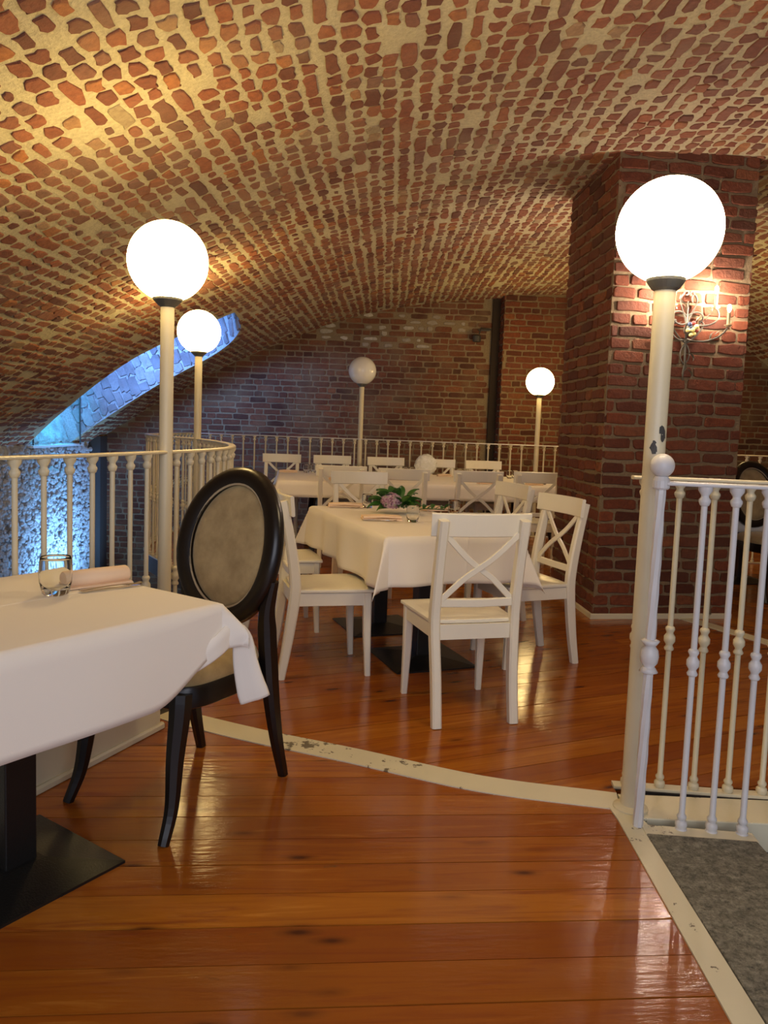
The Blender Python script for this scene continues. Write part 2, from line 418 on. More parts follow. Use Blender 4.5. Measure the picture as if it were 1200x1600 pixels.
while s_ < sEnd-.05:
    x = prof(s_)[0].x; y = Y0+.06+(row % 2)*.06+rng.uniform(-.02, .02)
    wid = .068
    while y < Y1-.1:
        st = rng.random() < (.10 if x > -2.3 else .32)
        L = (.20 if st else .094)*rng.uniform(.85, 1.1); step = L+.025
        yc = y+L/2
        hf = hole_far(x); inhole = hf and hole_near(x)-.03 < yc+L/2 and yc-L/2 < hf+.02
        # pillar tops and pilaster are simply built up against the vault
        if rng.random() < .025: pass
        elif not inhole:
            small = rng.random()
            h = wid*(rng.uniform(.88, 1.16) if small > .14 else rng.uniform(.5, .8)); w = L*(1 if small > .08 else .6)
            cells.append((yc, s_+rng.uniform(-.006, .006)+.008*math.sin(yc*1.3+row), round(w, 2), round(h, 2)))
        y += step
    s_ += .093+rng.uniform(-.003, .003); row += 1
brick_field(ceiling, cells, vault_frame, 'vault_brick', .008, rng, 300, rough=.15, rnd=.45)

# light shaft opening (embrasure) in the left haunch
sh = MB(); ss = lin(sL, sTip-.002, 60)
def up(s_, y, k):
    p, T = prof(s_); return Vector((p.x-T.z*k*.55-.0, y, p.z+(.75+.25*T.x)*k))
vs = []; fs = []
for s_ in ss:
    x = prof(s_)[0].x; yf = hole_far(x) or HY
    for k in (0, .25, .5, .75, 1.0): vs.append(up(s_, yf+.02*k, k))
for i in range(len(ss)-1):
    for j in range(4): q = i*5+j; fs.append((q, q+5, q+6, q+1))
sh.add(vs, fs); vs = []; fs = []
for s_ in ss:
    for k in (0, .5, 1.0): vs.append(up(s_, hole_near(prof(s_)[0].x), k))
for i in range(len(ss)-1):
    for j in range(2): q = i*3+j; fs.append((q, q+1, q+4, q+3))
sh.add(vs, fs); vs = []; fs = []
for s_ in ss:
    x = prof(s_)[0].x; yf = hole_far(x) or HY; vs.append(up(s_, hole_near(x), 1)); vs.append(up(s_, yf+.03, 1))
for i in range(len(ss)-1): q = i*2; fs.append((q, q+2, q+3, q+1))
sh.add(vs, fs)
shaft = sh.build('wall_shaft', 'rubble', kind='structure')
def shaft_frame(u, v):   # u = arc length, v = height up the shaft
    p, T = prof(u); x = p.x; yf = hole_far(x) or HY
    q = up(u, yf, v); y2 = hole_far(prof(u+.02)[0].x) or HY
    A = (up(u+.02, y2, v)-q).normalized(); B = (up(u, yf, v+.05)-q).normalized(); Nn = A.cross(B).normalized()
    if Nn.y > 0: Nn = -Nn
    return q, A, B, Nn
cells = []; u = s_of_x(-3.95); k = 0
while u < sTip-.12:
    v = .03 if k % 2 else -.08
    while v < .9:
        L = rng.uniform(.18, .25)
        if v > -.01: cells.append((u, v+L/2, .112, round(L, 2)))
        elif v+L > .05: cells.append((u, (v+L)/2+.01, .112, round(v+L-.01, 2)))
        v += L+.012
    u += .127; k += 1
brick_field(shaft, cells, shaft_frame, 'shaft_brick', .024, rng, 200, rough=.12)
# plaster slope at the foot of the shaft, ledge and conduits
vs = []; fs = []; nx, ny = 30, 40
mb = MB()
for i in range(nx+1):
    for j in range(ny+1):
        k = i/nx; y = 8.85+(1.4)*j/ny; z = .93+k*1.0; x = -4.16-k*.35
        d = noise.noise(Vector((k*9, y*9, 1)))*.03; vs.append((x+d, y, z+d))
for i in range(nx):
    for j in range(ny): q = i*(ny+1)+j; fs.append((q, q+ny+1, q+ny+2, q+1))
mb.add(vs, fs).build('plaster_reveal', 'rubble', shaft, smooth=True)
tag(MB().box(-4.22, -4.08, 8.9, 10.35, .875, .905).build('window_ledge', 'ledge', bevel=.004), 'narrow pale ledge glowing blue at the foot of the light shaft', 'ledge')
t = thing('conduit', 'thin dark conduit running up the blue lit shaft beside the brick band', 'conduit', (-3.98, 10.02, .9))
MB().tube([(0, 0, 0), (0, -.02, .4), (.01, -.04, .66)], .011, 6).build('pipe', 'dark_iron', t)
t2 = MB().tube([(-4.12, 8.98, .86), (-4.12, 8.98, 1.02)], .010, 6).build('pipe_stub', 'dark_iron')
tag(t2, 'short dark upright rod at the near end of the glowing ledge', 'rod')

# ------------------------------------------------------------------ walls
ZL = -2.6
def wallgrid(name, mat, o, U, V, lu, lv, nu, nv, amp=.004, kind='structure', parent=None, fr=7., cond=None, smooth=True):
    o, U, V = Vector(o), Vector(U), Vector(V); Nn = U.cross(V); mb = MB(); vs = []; fs = []
    for i in range(nu+1):
        for j in range(nv+1):
            p = o+U*(lu*i/nu)+V*(lv*j/nv); vs.append(p+Nn*(noise.noise(p*fr)*amp+noise.noise(p*fr*3.3)*amp*.5))
    for i in range(nu):
        for j in range(nv):
            q = i*(nv+1)+j; fs.append((q, q+nv+1, q+nv+2, q+1))
    mb.add(vs, fs); return mb.build(name, mat, parent, smooth=smooth, kind=kind)
def brick_cells(lu, lv, course, L, rng, top=None, jitter=.012, gap=.014, header=.3):
    cells = []; v = 0; k = 0; h = course-gap
    while v+course <= lv+1e-6:
        u = -rng.uniform(0, L)
        while u < lu:
            ll = (L if rng.random() > header else L*.48)*rng.uniform(.92, 1.06)
            a, b_ = max(u, .004), min(u+ll, lu-.004)
            if b_-a > .045 and (top is None or v+course*.8 < top((a+b_)/2)):
                cells.append(((a+b_)/2, v+course/2+rng.uniform(-.002, .002), round(b_-a, 2), round(h*rng.uniform(.92, 1.05), 3)))
            u += ll+gap
        v += course; k += 1
    return cells
def plane_frame(o, U, V):
    o, U, V = Vector(o), Vector(U), Vector(V); Nn = U.cross(V)
    return lambda u, v: (o+U*u+V*v, U, V, Nn)
def vault_z(x): return prof(s_of_x(x))[0].z
# back wall
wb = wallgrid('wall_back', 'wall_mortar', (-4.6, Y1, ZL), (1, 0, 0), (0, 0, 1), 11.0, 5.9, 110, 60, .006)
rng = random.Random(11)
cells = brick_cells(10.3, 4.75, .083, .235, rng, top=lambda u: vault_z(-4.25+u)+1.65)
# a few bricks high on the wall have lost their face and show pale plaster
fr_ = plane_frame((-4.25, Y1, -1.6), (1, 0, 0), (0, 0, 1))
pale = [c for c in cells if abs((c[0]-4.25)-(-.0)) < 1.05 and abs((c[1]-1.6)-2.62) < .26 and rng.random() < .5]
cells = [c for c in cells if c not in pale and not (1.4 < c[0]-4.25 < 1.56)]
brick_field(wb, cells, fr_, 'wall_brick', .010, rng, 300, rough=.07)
pm = MB()
for c in pale:
    brick_geo(pm, rng, c[2]*rng.uniform(.4, .85), c[3]*rng.uniform(.6, .95), .014, lambda x, y, z, c=c: (lambda p, U, V, n_: p+n_*z)(*fr_(c[0]+x, c[1]+y)), 10, .14, .6)
o = pm.build('worn_pale_brick', 'old_plaster', wb, kind='stuff'); o['label'] = 'pale lime-crusted brick faces high on the wall'
# left wall: rough rubble
wl = wallgrid('wall_left', 'rubble', (-4.16, -1.2, ZL), (0, 1, 0), (0, 0, 1), 12.2, 3.56, 40, 20, .02)
wn_ = wallgrid('rubble_facing', 'rubble', (-4.13, 8.0, -1.5), (0, 1, 0), (0, 0, 1), 2.75, 2.42, 150, 130, .05, kind='stuff', parent=wl, fr=9.)
mb = MB(); rng = random.Random(3)
for i in range(2200):
    y = rng.uniform(8.1, 10.7); z = rng.uniform(-1.4, .85); r = rng.uniform(.012, .042)
    n = 6; mb.ball((-4.105, y, z), r, 6, 4, (.7, rng.uniform(.8, 1.5), rng.uniform(.6, 1)))
mb.build('rubble_stone', 'rubble', wl, kind='stuff')
# dark corner pier between rubble and back wall
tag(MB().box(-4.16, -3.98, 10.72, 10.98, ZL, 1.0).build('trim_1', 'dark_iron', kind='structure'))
# right wall and ends of the far room
wallgrid('wall_right', 'wall_mortar', (6.2, Y1, ZL), (0, -1, 0), (0, 0, 1), 12.2, 4.2, 40, 20, .01)
# pilaster on the back wall
def pier(name, label, A, B, depth, Ddir, z0, z1, course, L, mats, nparts, seed, cat, faces, topfun=None):
    """vertical prism with front edge A->B, going back by depth; bricks on the listed faces"""
    A, B = Vector((*A, 0)), Vector((*B, 0)); U = (B-A).normalized(); D = Vector((-U.y, U.x, 0)) if Ddir is None else Vector((*Ddir, 0)).normalized()
    mb = MB(); P = [A, B, B+D*depth, A+D*depth]; vs = []
    nz = 12
    for k in range(nz+1):
        for p in P: vs.append((p.x, p.y, z0+(z1-z0)*k/nz))
    fs = []
    for k in range(nz):
        for i in range(4): j = (i+1) % 4; fs.append((k*4+i, k*4+j, k*4+4+j, k*4+4+i))
    mb.add(vs, fs+[(3, 2, 1, 0), (nz*4, nz*4+1, nz*4+2, nz*4+3)])
    o = mb.build(name, mats[1]); tag(o, label, cat)
    rg = random.Random(seed); Zv = Vector((0, 0, 1)); w = (B-A).length
    for f, n_ in faces:
        if f == 'front': O, UU, lu = A, U, w
        elif f == 'left': O, UU, lu = A+D*depth, -D, depth
        elif f == 'right': O, UU, lu = B, D, depth
        o0 = Vector((O.x, O.y, z0)); cells = brick_cells(lu+ (0.004), z1-z0, course, L, rg)
        brick_field(o, cells, plane_frame(o0, UU, Zv), mats[0], .012, rg, n_, rough=.08)
    return o
pier('brick_pilaster', 'flat brick pilaster on the back wall behind the lit globe lamp', (1.56, 10.68), (2.42, 10.72), .30, None, -.6, vault_z(1.6)+.05, .083, .235, ('pillar_brick', 'pillar_mortar'), 0, 21, 'pilaster', (('front', 150), ('left', 0)))
plain('dark_brown', (.035, .022, .014), .95)
MB().box(1.43, 1.555, 10.93, 10.99, -.6, 3.16).build('trim_8', 'dark_brown', kind='structure')  # plain dark brown strip filling the gap beside the pilaster
MB().box(2.45, 2.75, 10.5, 10.98, -.6, 3.25).build('trim_2', 'wall_mortar', kind='structure')
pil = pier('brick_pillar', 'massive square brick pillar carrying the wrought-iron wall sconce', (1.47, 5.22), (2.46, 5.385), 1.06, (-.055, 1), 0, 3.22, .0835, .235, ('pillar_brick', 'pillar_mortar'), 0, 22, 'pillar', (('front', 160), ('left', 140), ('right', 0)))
# white skirting at the foot of the pillar
bb = MB(); bb.sweep([(1.388, 6.32, .012), (1.455, 5.195, .012), (2.49, 5.365, .012)], rc(.05, .024), side=(0, 0, 1)).build('baseboard_pillar', 'trim_paint', kind='structure')
# dark iron bracket lamp on the back wall
t = thing('wall_bracket', 'small dark iron spotlight on a bracket high on the back wall', 'spotlight', (1.27, 10.97, 2.55))
MB().box(-.03, .12, -.02, 0, .12, .14).build('arm_plate', 'dark_iron', t)
MB().tube([(.14, -.01, .14), (-.0, -.10, .15), (-.03, -.12, .06)], .010, 6).build('arm', 'dark_iron', t)
MB().lathe([(.03, -.05), (.055, -.045), (.06, .03), (.03, .05)], 12, (-.06, -.12, .0)).build('lamp_head', 'dark_iron', t)

# ------------------------------------------------------------------ floor
def clip(poly, px, py, nx, ny):
    out = []
    for i in range(len(poly)):
        a, b_ = poly[i-1], poly[i]; da = (a[0]-px)*nx+(a[1]-py)*ny; db = (b_[0]-px)*nx+(b_[1]-py)*ny
        if (da >= 0) != (db >= 0):
            t = da/(da-db); out.append((a[0]+(b_[0]-a[0])*t, a[1]+(b_[1]-a[1])*t))
        if db >= 0: out.append(b_)
    return out
def slab(poly, z0, z1, name, mat, parent=None, kind=None, bevel=0):
    ar = sum(poly[i-1][0]*poly[i][1]-poly[i][0]*poly[i-1][1] for i in range(len(poly)))
    if ar < 0: poly = poly[::-1]
    n = len(poly); mb = MB(); mb.add([(x, y, z0) for x, y in poly]+[(x, y, z1) for x, y in poly], [tuple(range(n))[::-1], tuple(range(n, 2*n))]+[(i, (i+1) % n, n+(i+1) % n, n+i) for i in range(n)])
    return mb.build(name, mat, parent, kind=kind, bevel=bevel)
TRI = [(p.x, p.y) for p in spline([(-.90, 3.20, 0), (-.745, 3.115, 0), (-.45, 2.98, 0), (-.085, 2.838, 0), (.38, 2.642, 0), (.845, 2.545, 0)], 6)]   # centre line of the curved trim
def offset(path, d):
    out = []
    for i, p in enumerate(path):
        a, b_ = path[max(i-1, 0)], path[min(i+1, len(path)-1)]; tx, ty = b_[0]-a[0], b_[1]-a[1]; l = math.hypot(tx, ty); out.append((p[0]-ty/l*d, p[1]+tx/l*d))
    return out
TU, TLo = offset(TRI, .063), offset(TRI, -.063)
RING = [(p.x, p.y) for p in spline([(-1.78, .9, 0), (-1.45, 1.75, 0), (-1.21, 2.42, 0), (-1.09, 2.78, 0), (-.955, 3.34, 0), (-.87, 3.75, 0), (-.86, 4.25, 0), (-.98, 4.85, 0), (-1.2, 5.5, 0), (-1.5, 6.12, 0), (-1.95, 6.75, 0), (-2.3, 7.4, 0), (-2.38, 8.3, 0), (-2.34, 9.33, 0)], 8)]
iL1 = min(range(len(RING)), key=lambda i: abs(RING[i][0]+.955)+abs(RING[i][1]-3.34))
front_poly = [(-1.98, .3), (-1.98, -.6), (.74, -.6), (.79, 1.55), (.805, 2.40), (.80, 2.49)]+TLo[::-1][2:]+[(-.93, 3.1), (-1.15, 2.43), (-1.6, 1.35)]
mid_poly = TU+[(.87, 2.70), (3.4, 2.62), (3.15, 3.5), (2.40, 4.72), (2.07, 5.32), (1.47, 5.2), (1.39, 6.32), (2.35, 6.5), (2.35, 9.42), (-2.34, 9.42)]+[p for p in RING[::-1] if p[1] > 3.3 and p[1] < 9.2]
right_poly = [(2.14, 5.34), (2.47, 4.75), (3.2, 3.55), (3.5, 2.62), (6.2, 2.62), (6.2, 9.2), (2.37, 9.2), (2.42, 5.42)]
base = MB(); 
def addbase(poly):
    n = len(poly); base.add([(x, y, -.012) for x, y in poly], [tuple(range(n))])
allp = [(-1.98, -.6), (1.2, -.6), (1.2, 2.37), (.9, 2.37), (.9, 2.44), (6.2, 2.44), (6.2, 9.2), (2.35, 9.42), (-2.34, 9.42)]+[p for p in RING[::-1] if p[1] < 9.2]
flo = slab(allp, -.16, -.014, 'floor', 'dark_iron', kind='structure')
def boards(poly, ang, w, mat, phase, seed):
    rg = random.Random(seed); dx, dy = math.cos(ang), math.sin(ang); nx, ny = -dy, dx
    ts = [p[0]*nx+p[1]*ny for p in poly]; t = math.floor(min(ts)/w)*w+phase
    while t < max(ts):
        strip = clip(poly, nx*(t+.0018), ny*(t+.0018), nx, ny)
        if strip: strip = clip(strip, nx*(t+w-.0018), ny*(t+w-.0018), -nx, -ny)
        if len(strip) > 2:
            us = [p[0]*dx+p[1]*dy for p in strip]; lo, hi = min(us), max(us)
            cuts = []; u = lo+rg.uniform(1.6, 4.5)
            while u < hi-.5: cuts.append(u); u += rg.uniform(2.5, 4.2)
            edges = [lo-1]+cuts+[hi+1]
            for a, b_ in zip(edges, edges[1:]):
                q = clip(strip, dx*(a+.001), dy*(a+.001), dx, dy)
                if q: q = clip(q, dx*(b_-.001), dy*(b_-.001), -dx, -dy)
                if len(q) > 2:
                    # drop doubled points
                    r = [q[i] for i in range(len(q)) if math.hypot(q[i][0]-q[i-1][0], q[i][1]-q[i-1][1]) > 1e-4]
                    if len(r) > 2: slab(r, -.014, rg.uniform(-.0008, .0008), 'plank', mat, flo)
        t += w
boards(front_poly, math.radians(5), .137, 'boards_front', .052, 1)
boards(mid_poly, math.radians(23), .137, 'boards_middle', .03, 2)
boards(right_poly, math.radians(-38), .137, 'boards_right', .0, 3)
slab(TU+TLo[::-1], -.014, .004, 'trim_3', 'trim_paint', kind='structure')
slab([(.80, 2.50), (.865, 2.56), (.90, 2.35), (.868, 2.335), (.862, 1.55), (.84, -.6), (.742, -.6), (.79, 1.55), (.805, 2.42)], -.014, .005, 'trim_4', 'trim_paint', kind='structure')
slab([(2.07, 5.36), (2.16, 5.40), (2.49, 4.76), (3.25, 3.52), (3.45, 2.7), (3.37, 2.7), (3.16, 3.5), (2.40, 4.70)], -.014, .005, 'trim_5', 'trim_paint', kind='structure')
o = slab([(.868, 2.325), (1.205, 2.30), (1.205, -.6), (.845, -.6), (.865, 1.55)], -.014, .010, 'carpet', 'carpet', bevel=.003)
tag(o, 'mottled grey-brown carpet on the landing at the lower right', 'carpet')
# white ledge between the two right-hand rails, and the bars they stand on
slab([(.86, 2.44), (3.4, 2.40), (3.4, 2.57), (.86, 2.61)], -.10, .0, 'trim_6', 'trim_paint', kind='structure', bevel=.004)
slab([(.9, 2.37), (1.25, 2.345), (1.25, 2.41), (.9, 2.44)], -.30, -.26, 'trim_7', 'stair_white', kind='structure')
# low panel under the left railing
o = slab([(-1.126, 2.431), (-.875, 3.03), (-.905, 3.045), (-1.156, 2.445), (-1.85, .8), (-1.82, .8)], 0, .26, 'plinth_panel', 'cream_paint', bevel=.004)
tag(o, 'low cream plinth panel under the left railing beside the near table', 'panel')
d_ = Vector((-1.126+.875, 2.431-3.03, 0)).normalized()
MB().sweep([(-.87, 3.04, .012), (-1.12, 2.436, .012), (-1.81, .79, .012)], rc(.03, .024), side=(0, 0, 1)).build('moulding', 'cream_paint', o)
# lower level seen through the railings
MB().box(-4.2, 6.3, -1.2, 11, ZL-.1, ZL).build('floor_lower', 'lower_floor', kind='structure')
# steps of the stair down on the right
st = thing('stair', 'pale stair going down beside the carpet at the right edge', 'stairs', (1.25, 1.7, 0))
for k in range(6):
    MB().box(k*.26, k*.26+.27, -1.5, .6, -.22-k*.17, -.17-k*.17).build('step', 'stair_white', st)

# ------------------------------------------------------------------ railings and lamps
RZ = 1.12
def baluster_mesh(name='baluster', knob=.5, mat='cream_paint', r=.0095):
    z0, z1 = 0, RZ-.012; k = knob*z1
    pr_ = [(.021, 0), (.021, .006), (.016, .012), (.019, .022), (.018, .032), (.011, .038), (.015, .046), (.015, .052), (r, .060),
           (r, k-.045), (.015, k-.042), (.017, k-.036), (.012, k-.026), (.012, k-.022), (.0195, k-.010), (.0195, k+.006), (.012, k+.018), (.012, k+.022), (.017, k+.032), (.015, k+.040), (r, k+.044),
           (r, z1-.060), (.014, z1-.057), (.018, z1-.046), (.018, z1-.040), (.012, z1-.032), (.012, z1-.026), (.021, z1-.012), (.022, z1)]
    return MB().lathe(pr_, 12).mesh(name, mat, True)
BAL = baluster_mesh(); BALW = baluster_mesh(mat='white_paint')
for me in (BAL, BALW):
    try: me.set_sharp_from_angle(angle=math.radians(50))
    except Exception: pass
def along(path, d0, step):
    out = []; acc = 0; nxt = d0
    for a, b_ in zip(path, path[1:]):
        l = math.hypot(b_[0]-a[0], b_[1]-a[1])
        while acc+l >= nxt:
            t = (nxt-acc)/l; out.append((a[0]+(b_[0]-a[0])*t, a[1]+(b_[1]-a[1])*t)); nxt += step
        acc += l
    return out
def railing(label, path, pts, me, mat, zbase=0, bottom=True, group=None, ztop=RZ):
    x0, y0 = path[0]
    t = thing('railing', label, 'railing', (x0, y0, zbase), 0, group)
    MB().sweep([(x-x0, y-y0, ztop-zbase-.006) for x, y in path], rc(.012, .042, .3), side=(0, 0, 1)).build('top_rail', mat, t)
    if bottom: MB().sweep([(x-x0, y-y0, .006) for x, y in path], rc(.012, .045, .2), side=(0, 0, 1)).build('bottom_rail', mat, t)
    for x, y in pts:
        o = bpy.data.objects.new('baluster', me); COL.objects.link(o); o.parent = t; o.location = (x-x0, y-y0, .0)
    return t
bal_left = [p for p in along(RING, .05, .125) if math.hypot(p[0]+.955, p[1]-3.34) > .06 and math.hypot(p[0]+1.5, p[1]-6.12) > .06]
railing('cream railing curving from the left foreground round the stairwell', RING, bal_left, BAL, 'cream_paint')
bk = [(-2.34, 9.34), (0, 9.33), (2.08, 9.31)]
railing('long straight white railing in front of the dark back wall', bk, [p for p in along(bk, .07, .135) if abs(p[0]+.315) > .05 and abs(p[0]-1.82) > .05], BAL, 'white_paint')
fb = [(.86, 2.665), (1.27, 2.63), (2.0, 2.60), (3.3, 2.58)]
railing('rear one of the two white railings at the right, on a raised bar', fb, along(fb, .045, .118), BAL, 'cream_paint')
nb = [(.87, 2.375), (1.215, 2.345)]
t = railing('nearest white railing at the right with the ball-topped newel', [(.87, 2.375), (1.215, 2.345), (2.2, 2.26)], along(nb, .121, .0945), BALW, 'white_paint', bottom=False)
MB().box(.0, .345, -.052, .008, -.010, .008, Matrix.Rotation(math.radians(-5), 4, 'Z')).build('bottom_rail', 'trim_paint', t)
nw = bpy.data.objects.new('newel', None)
mb = MB(); path = []; scl = []
for k in range(60):
    z = k/59*1.10; path.append((0, 0, z))
    a = z*16; scl.append(1+.05*math.sin(z*60))
ntw = lambda i: (math.cos(i*.05), math.sin(i*.05), 0)
mb.sweep(path, rc(.030, .030, .3), side=ntw, scales=scl)
nwo = mb.build('newel_post', 'white_paint', t, smooth=False, loc=(-.012, .005, 0))
MB().ball((0, 0, 1.168), .037, 24, 14).build('ball_finial', 'white_paint', nwo, smooth=True)
MB().lathe([(.018, -.055), (.029, -.050), (.020, -.036), (.016, -.034), (.026, -.02), (.029, 0), (.026, .02), (.016, .034), (.020, .036), (.029, .050), (.018, .055)], 20, (0, 0, .565)).build('collar', 'white_paint', nwo, smooth=True)
MB().lathe([(.022, 1.095), (.026, 1.10), (.026, 1.122), (.020, 1.135)], 16).build('cap', 'white_paint', nwo)

def lamp(label, x, y, z, lit='opal_lit', r=.168, zb=0, pr_=.029, group=None):
    t = thing('globe_lamp', label, 'lamp', (x, y, zb), 0, group)
    zc = z-zb; gz = zc-r
    MB().lathe([(pr_*1.7, 0), (pr_*1.7, .01), (pr_*1.05, .02), (pr_, .03), (pr_, gz-.02)], 20).build('pole', 'cream_paint', t, smooth=True, angle=40)
    MB().lathe([(pr_*.8, gz-.03), (pr_*1.3, gz-.018), (r*.36, gz+.004), (r*.38, gz+.014), (r*.30, gz+.02)], 24).build('collar', 'cap_grey', t)
    MB().ball((0, 0, zc), r, 40, 28).build('globe', lit, t, smooth=True)
    return t
lamp('lit white globe lamp on a cream pole nearest the left, beside the oval chair', -.955, 3.34, 1.925)
lamp('lit globe lamp on the curved railing, just behind the large left one', -1.5, 6.12, 1.955)
lamp('unlit grey-white globe lamp on the back railing in the middle', -.315, 9.34, 1.935, 'opal_off')
lamp('small lit globe lamp on the back railing in front of the pilaster', 1.825, 9.32, 1.88)
l5 = lamp('largest lit globe lamp on a chipped cream pole at the right', .872, 2.50, 1.908, 'opal_lit_right', r=.163, pr_=.0335)
mb = MB(); rg = random.Random(4)
for k in range(9):    # bare iron patches where the paint has flaked off the pole
    a = math.radians(rg.uniform(235, 300)); z = rg.uniform(1.20, 1.29); s1 = rg.uniform(.005, .012); pts = []
    for i in range(8):
        b_ = 2*math.pi*i/8; q = s1*rg.uniform(.6, 1.3); aa = a+q*math.cos(b_)/.0335; pts.append((.0342*math.cos(aa), .0342*math.sin(aa), z+q*1.4*math.sin(b_)))
    mb.add(pts, [tuple(range(8))])
o = mb.build('flaked_paint', 'dark_iron', l5)

lamp('added unseen globe lamp behind the pillar, lighting the right bay', 3.36, 7.9, 1.9)  # extra lamp added out of sight behind the pillar to brighten the right bay

# ------------------------------------------------------------------ cross-back chairs
def make_chair():
    t = thing('cross_back_chair', '', 'chair')
    m = 'chair_white'
    def rear(x):
        zs = [(-.265, 0, .9), (-.232, .2, 1.05), (-.205, .42, 1.15), (-.212, .55, 1.1), (-.24, .72, .95), (-.275, .885, .8)]
        pts = spline([(x*(1+.04*(1 if z > .4 else 0)), y, z) for y, z, k in zs], 4)
        sc = [(.85+.3*math.sin(min(1, p.z/.9)*math.pi)) for p in pts]
        return MB().sweep(pts, rc(.041, .046, .18), side=(1, 0, 0), scales=[(1, k) for k in sc])
    for x in (-.175, .175): rear(x).build('leg', m, t)
    for x in (-.185, .185):
        MB().sweep([(x*1.02, .175, 0), (x, .165, .22), (x, .16, .43)], rc(.042, .042, .18), side=(1, 0, 0), scales=[.66, .9, 1.05]).build('leg', m, t)
    # apron
    a = MB(); a.box(-.185, .185, .155, .175, .365, .43); a.box(-.17, .17, -.215, -.195, .365, .43)
    a.sweep([(-.175, -.2, .397), (-.192, .165, .397)], rc(.065, .02, .1), side=(0, 0, 1)); a.sweep([(.175, -.2, .397), (.192, .165, .397)], rc(.065, .02, .1), side=(0, 0, 1))
    a.build('apron', m, t)
    # seat board, dished slightly
    vs = []; fs = []; nx, ny = 12, 12
    for zz in (0, 1):
        for i in range(nx+1):
            for j in range(ny+1):
                u = i/nx*2-1; v = j/ny*2-1; w = .205+.012*v; x = u*w; y = v*.205+.0-.01
                y = y*(1-.05*(u*u)) ; z = .432+(.020 if zz else 0)
                if zz: z -= .007*(1-u*u)*(1-v*v)
                if (zz and max(abs(u), abs(v)) > .99): z -= .004
                vs.append((x, y+.01, z))
    n = (nx+1)*(ny+1)
    for i in range(nx):
        for j in range(ny):
            q = i*(ny+1)+j; fs.append((n+q, n+q+ny+1, n+q+ny+2, n+q+1)); fs.append((q, q+1, q+ny+2, q+ny+1))
    for i in range(nx):
        q = i*(ny+1); fs.append((q, q+ny+1, n+q+ny+1, n+q)); q += ny; fs.append((q, n+q, n+q+ny+1, q+ny+1))
    for j in range(ny):
        fs.append((j, n+j, n+j+1, j+1)); q = nx*(ny+1)+j; fs.append((q, q+1, n+q+1, n+q))
    MB().add(vs, fs).build('seat', m, t, bevel=.004)
    # curved top rail in front of the posts
    pts = []; 
    for i in range(13):
        u = i/12*2-1; pts.append((u*.222, -.262+.030*u*u+.0, .862))
    sec = [(-.046, -.009), (.046, -.009), (.05, -.004), (.05, .006), (.046, .010), (-.046, .010), (-.05, .005), (-.05, -.004)]
    MB().sweep(pts, sec, side=(0, -.10, 1)).build('top_rail', m, t)
    MB().sweep([(-.17, -.212, .525), (0, -.217, .522), (.17, -.212, .525)], rc(.036, .018, .2), side=(0, 0, 1)).build('back_rail', m, t)
    for s_, dy in ((1, -.004), (-1, .004)):
        p = spline([(-s_*.165, -.212+dy, .535), (-s_*.07, -.222+dy, .625), (0, -.228+dy, .675), (s_*.07, -.24+dy, .73), (s_*.165, -.252+dy, .825)], 4)
        MB().sweep(p, rc(.026, .012, .2), side=(s_*.5, 0, -.5)).build('cross_slat', m, t)
    return t
ch = make_chair()
R = math.radians
CH = [((.356, 3.446), 15, 'white cross-back chair with its back to the viewer, in front of the middle table', 'chairs at the middle table'),
      ((-.272, 3.939), -74, 'white cross-back chair seen from its side, left of the middle table and nearest', 'chairs at the middle table'),
      ((-.60, 4.72), -74, 'white cross-back chair behind the oval-backed one, its seat showing left of the table', 'chairs at the middle table'),
      ((.775, 4.228), 110.5, 'white cross-back chair at the right of the middle table beside the pillar, nearest', 'chairs at the middle table'),
      ((.655, 5.15), 110.5, 'cream cross-back chair right of the middle table, second from the front', 'chairs at the middle table'),
      ((-.15, 5.74), 191, 'cream cross-back chair facing the viewer at the far end of the middle table', 'chairs at the middle table')]
for i, (x, rz, lb) in enumerate((((-.40, 7.02), 4, 'leftmost cream chair with its back to us at the long table'), ((.16, 6.90), 2, 'second cream chair from the left, back to us, behind the pink flower'), ((.79, 6.97), 8, 'third cream chair from the left with its back to us at the long table'), ((1.37, 7.15), 3, 'rightmost cream chair with its back to us at the long table, by the pillar'))):
    CH.append((x, rz, lb, 'near row of chairs at the long table'))
for i, (x, rz, lb) in enumerate((((-1.19,8.78), 186, 'far-row chair at the left end of the long table, facing us'), ((-.60,8.88), 187, 'far-row chair second from the left, left of the unlit globe lamp'), ((.04,8.92), 188, 'far-row chair third from the left, right of the unlit globe lamp'), ((.65,8.92), 188, 'far-row chair behind the white flower ball'), ((1.21,8.93), 189, 'far-row chair at the right end of the long table'))):
    CH.append((x, rz, lb, 'far row of chairs at the long table'))
for i, ((x, y), rz, lb, g) in enumerate(CH):
    if i == 0:
        ch.location = (x, y, 0); ch.rotation_euler = (0, 0, R(rz)); ch['label'] = lb; ch['group'] = g
    else: dup(ch, (x, y, 0), R(rz), lb, g)

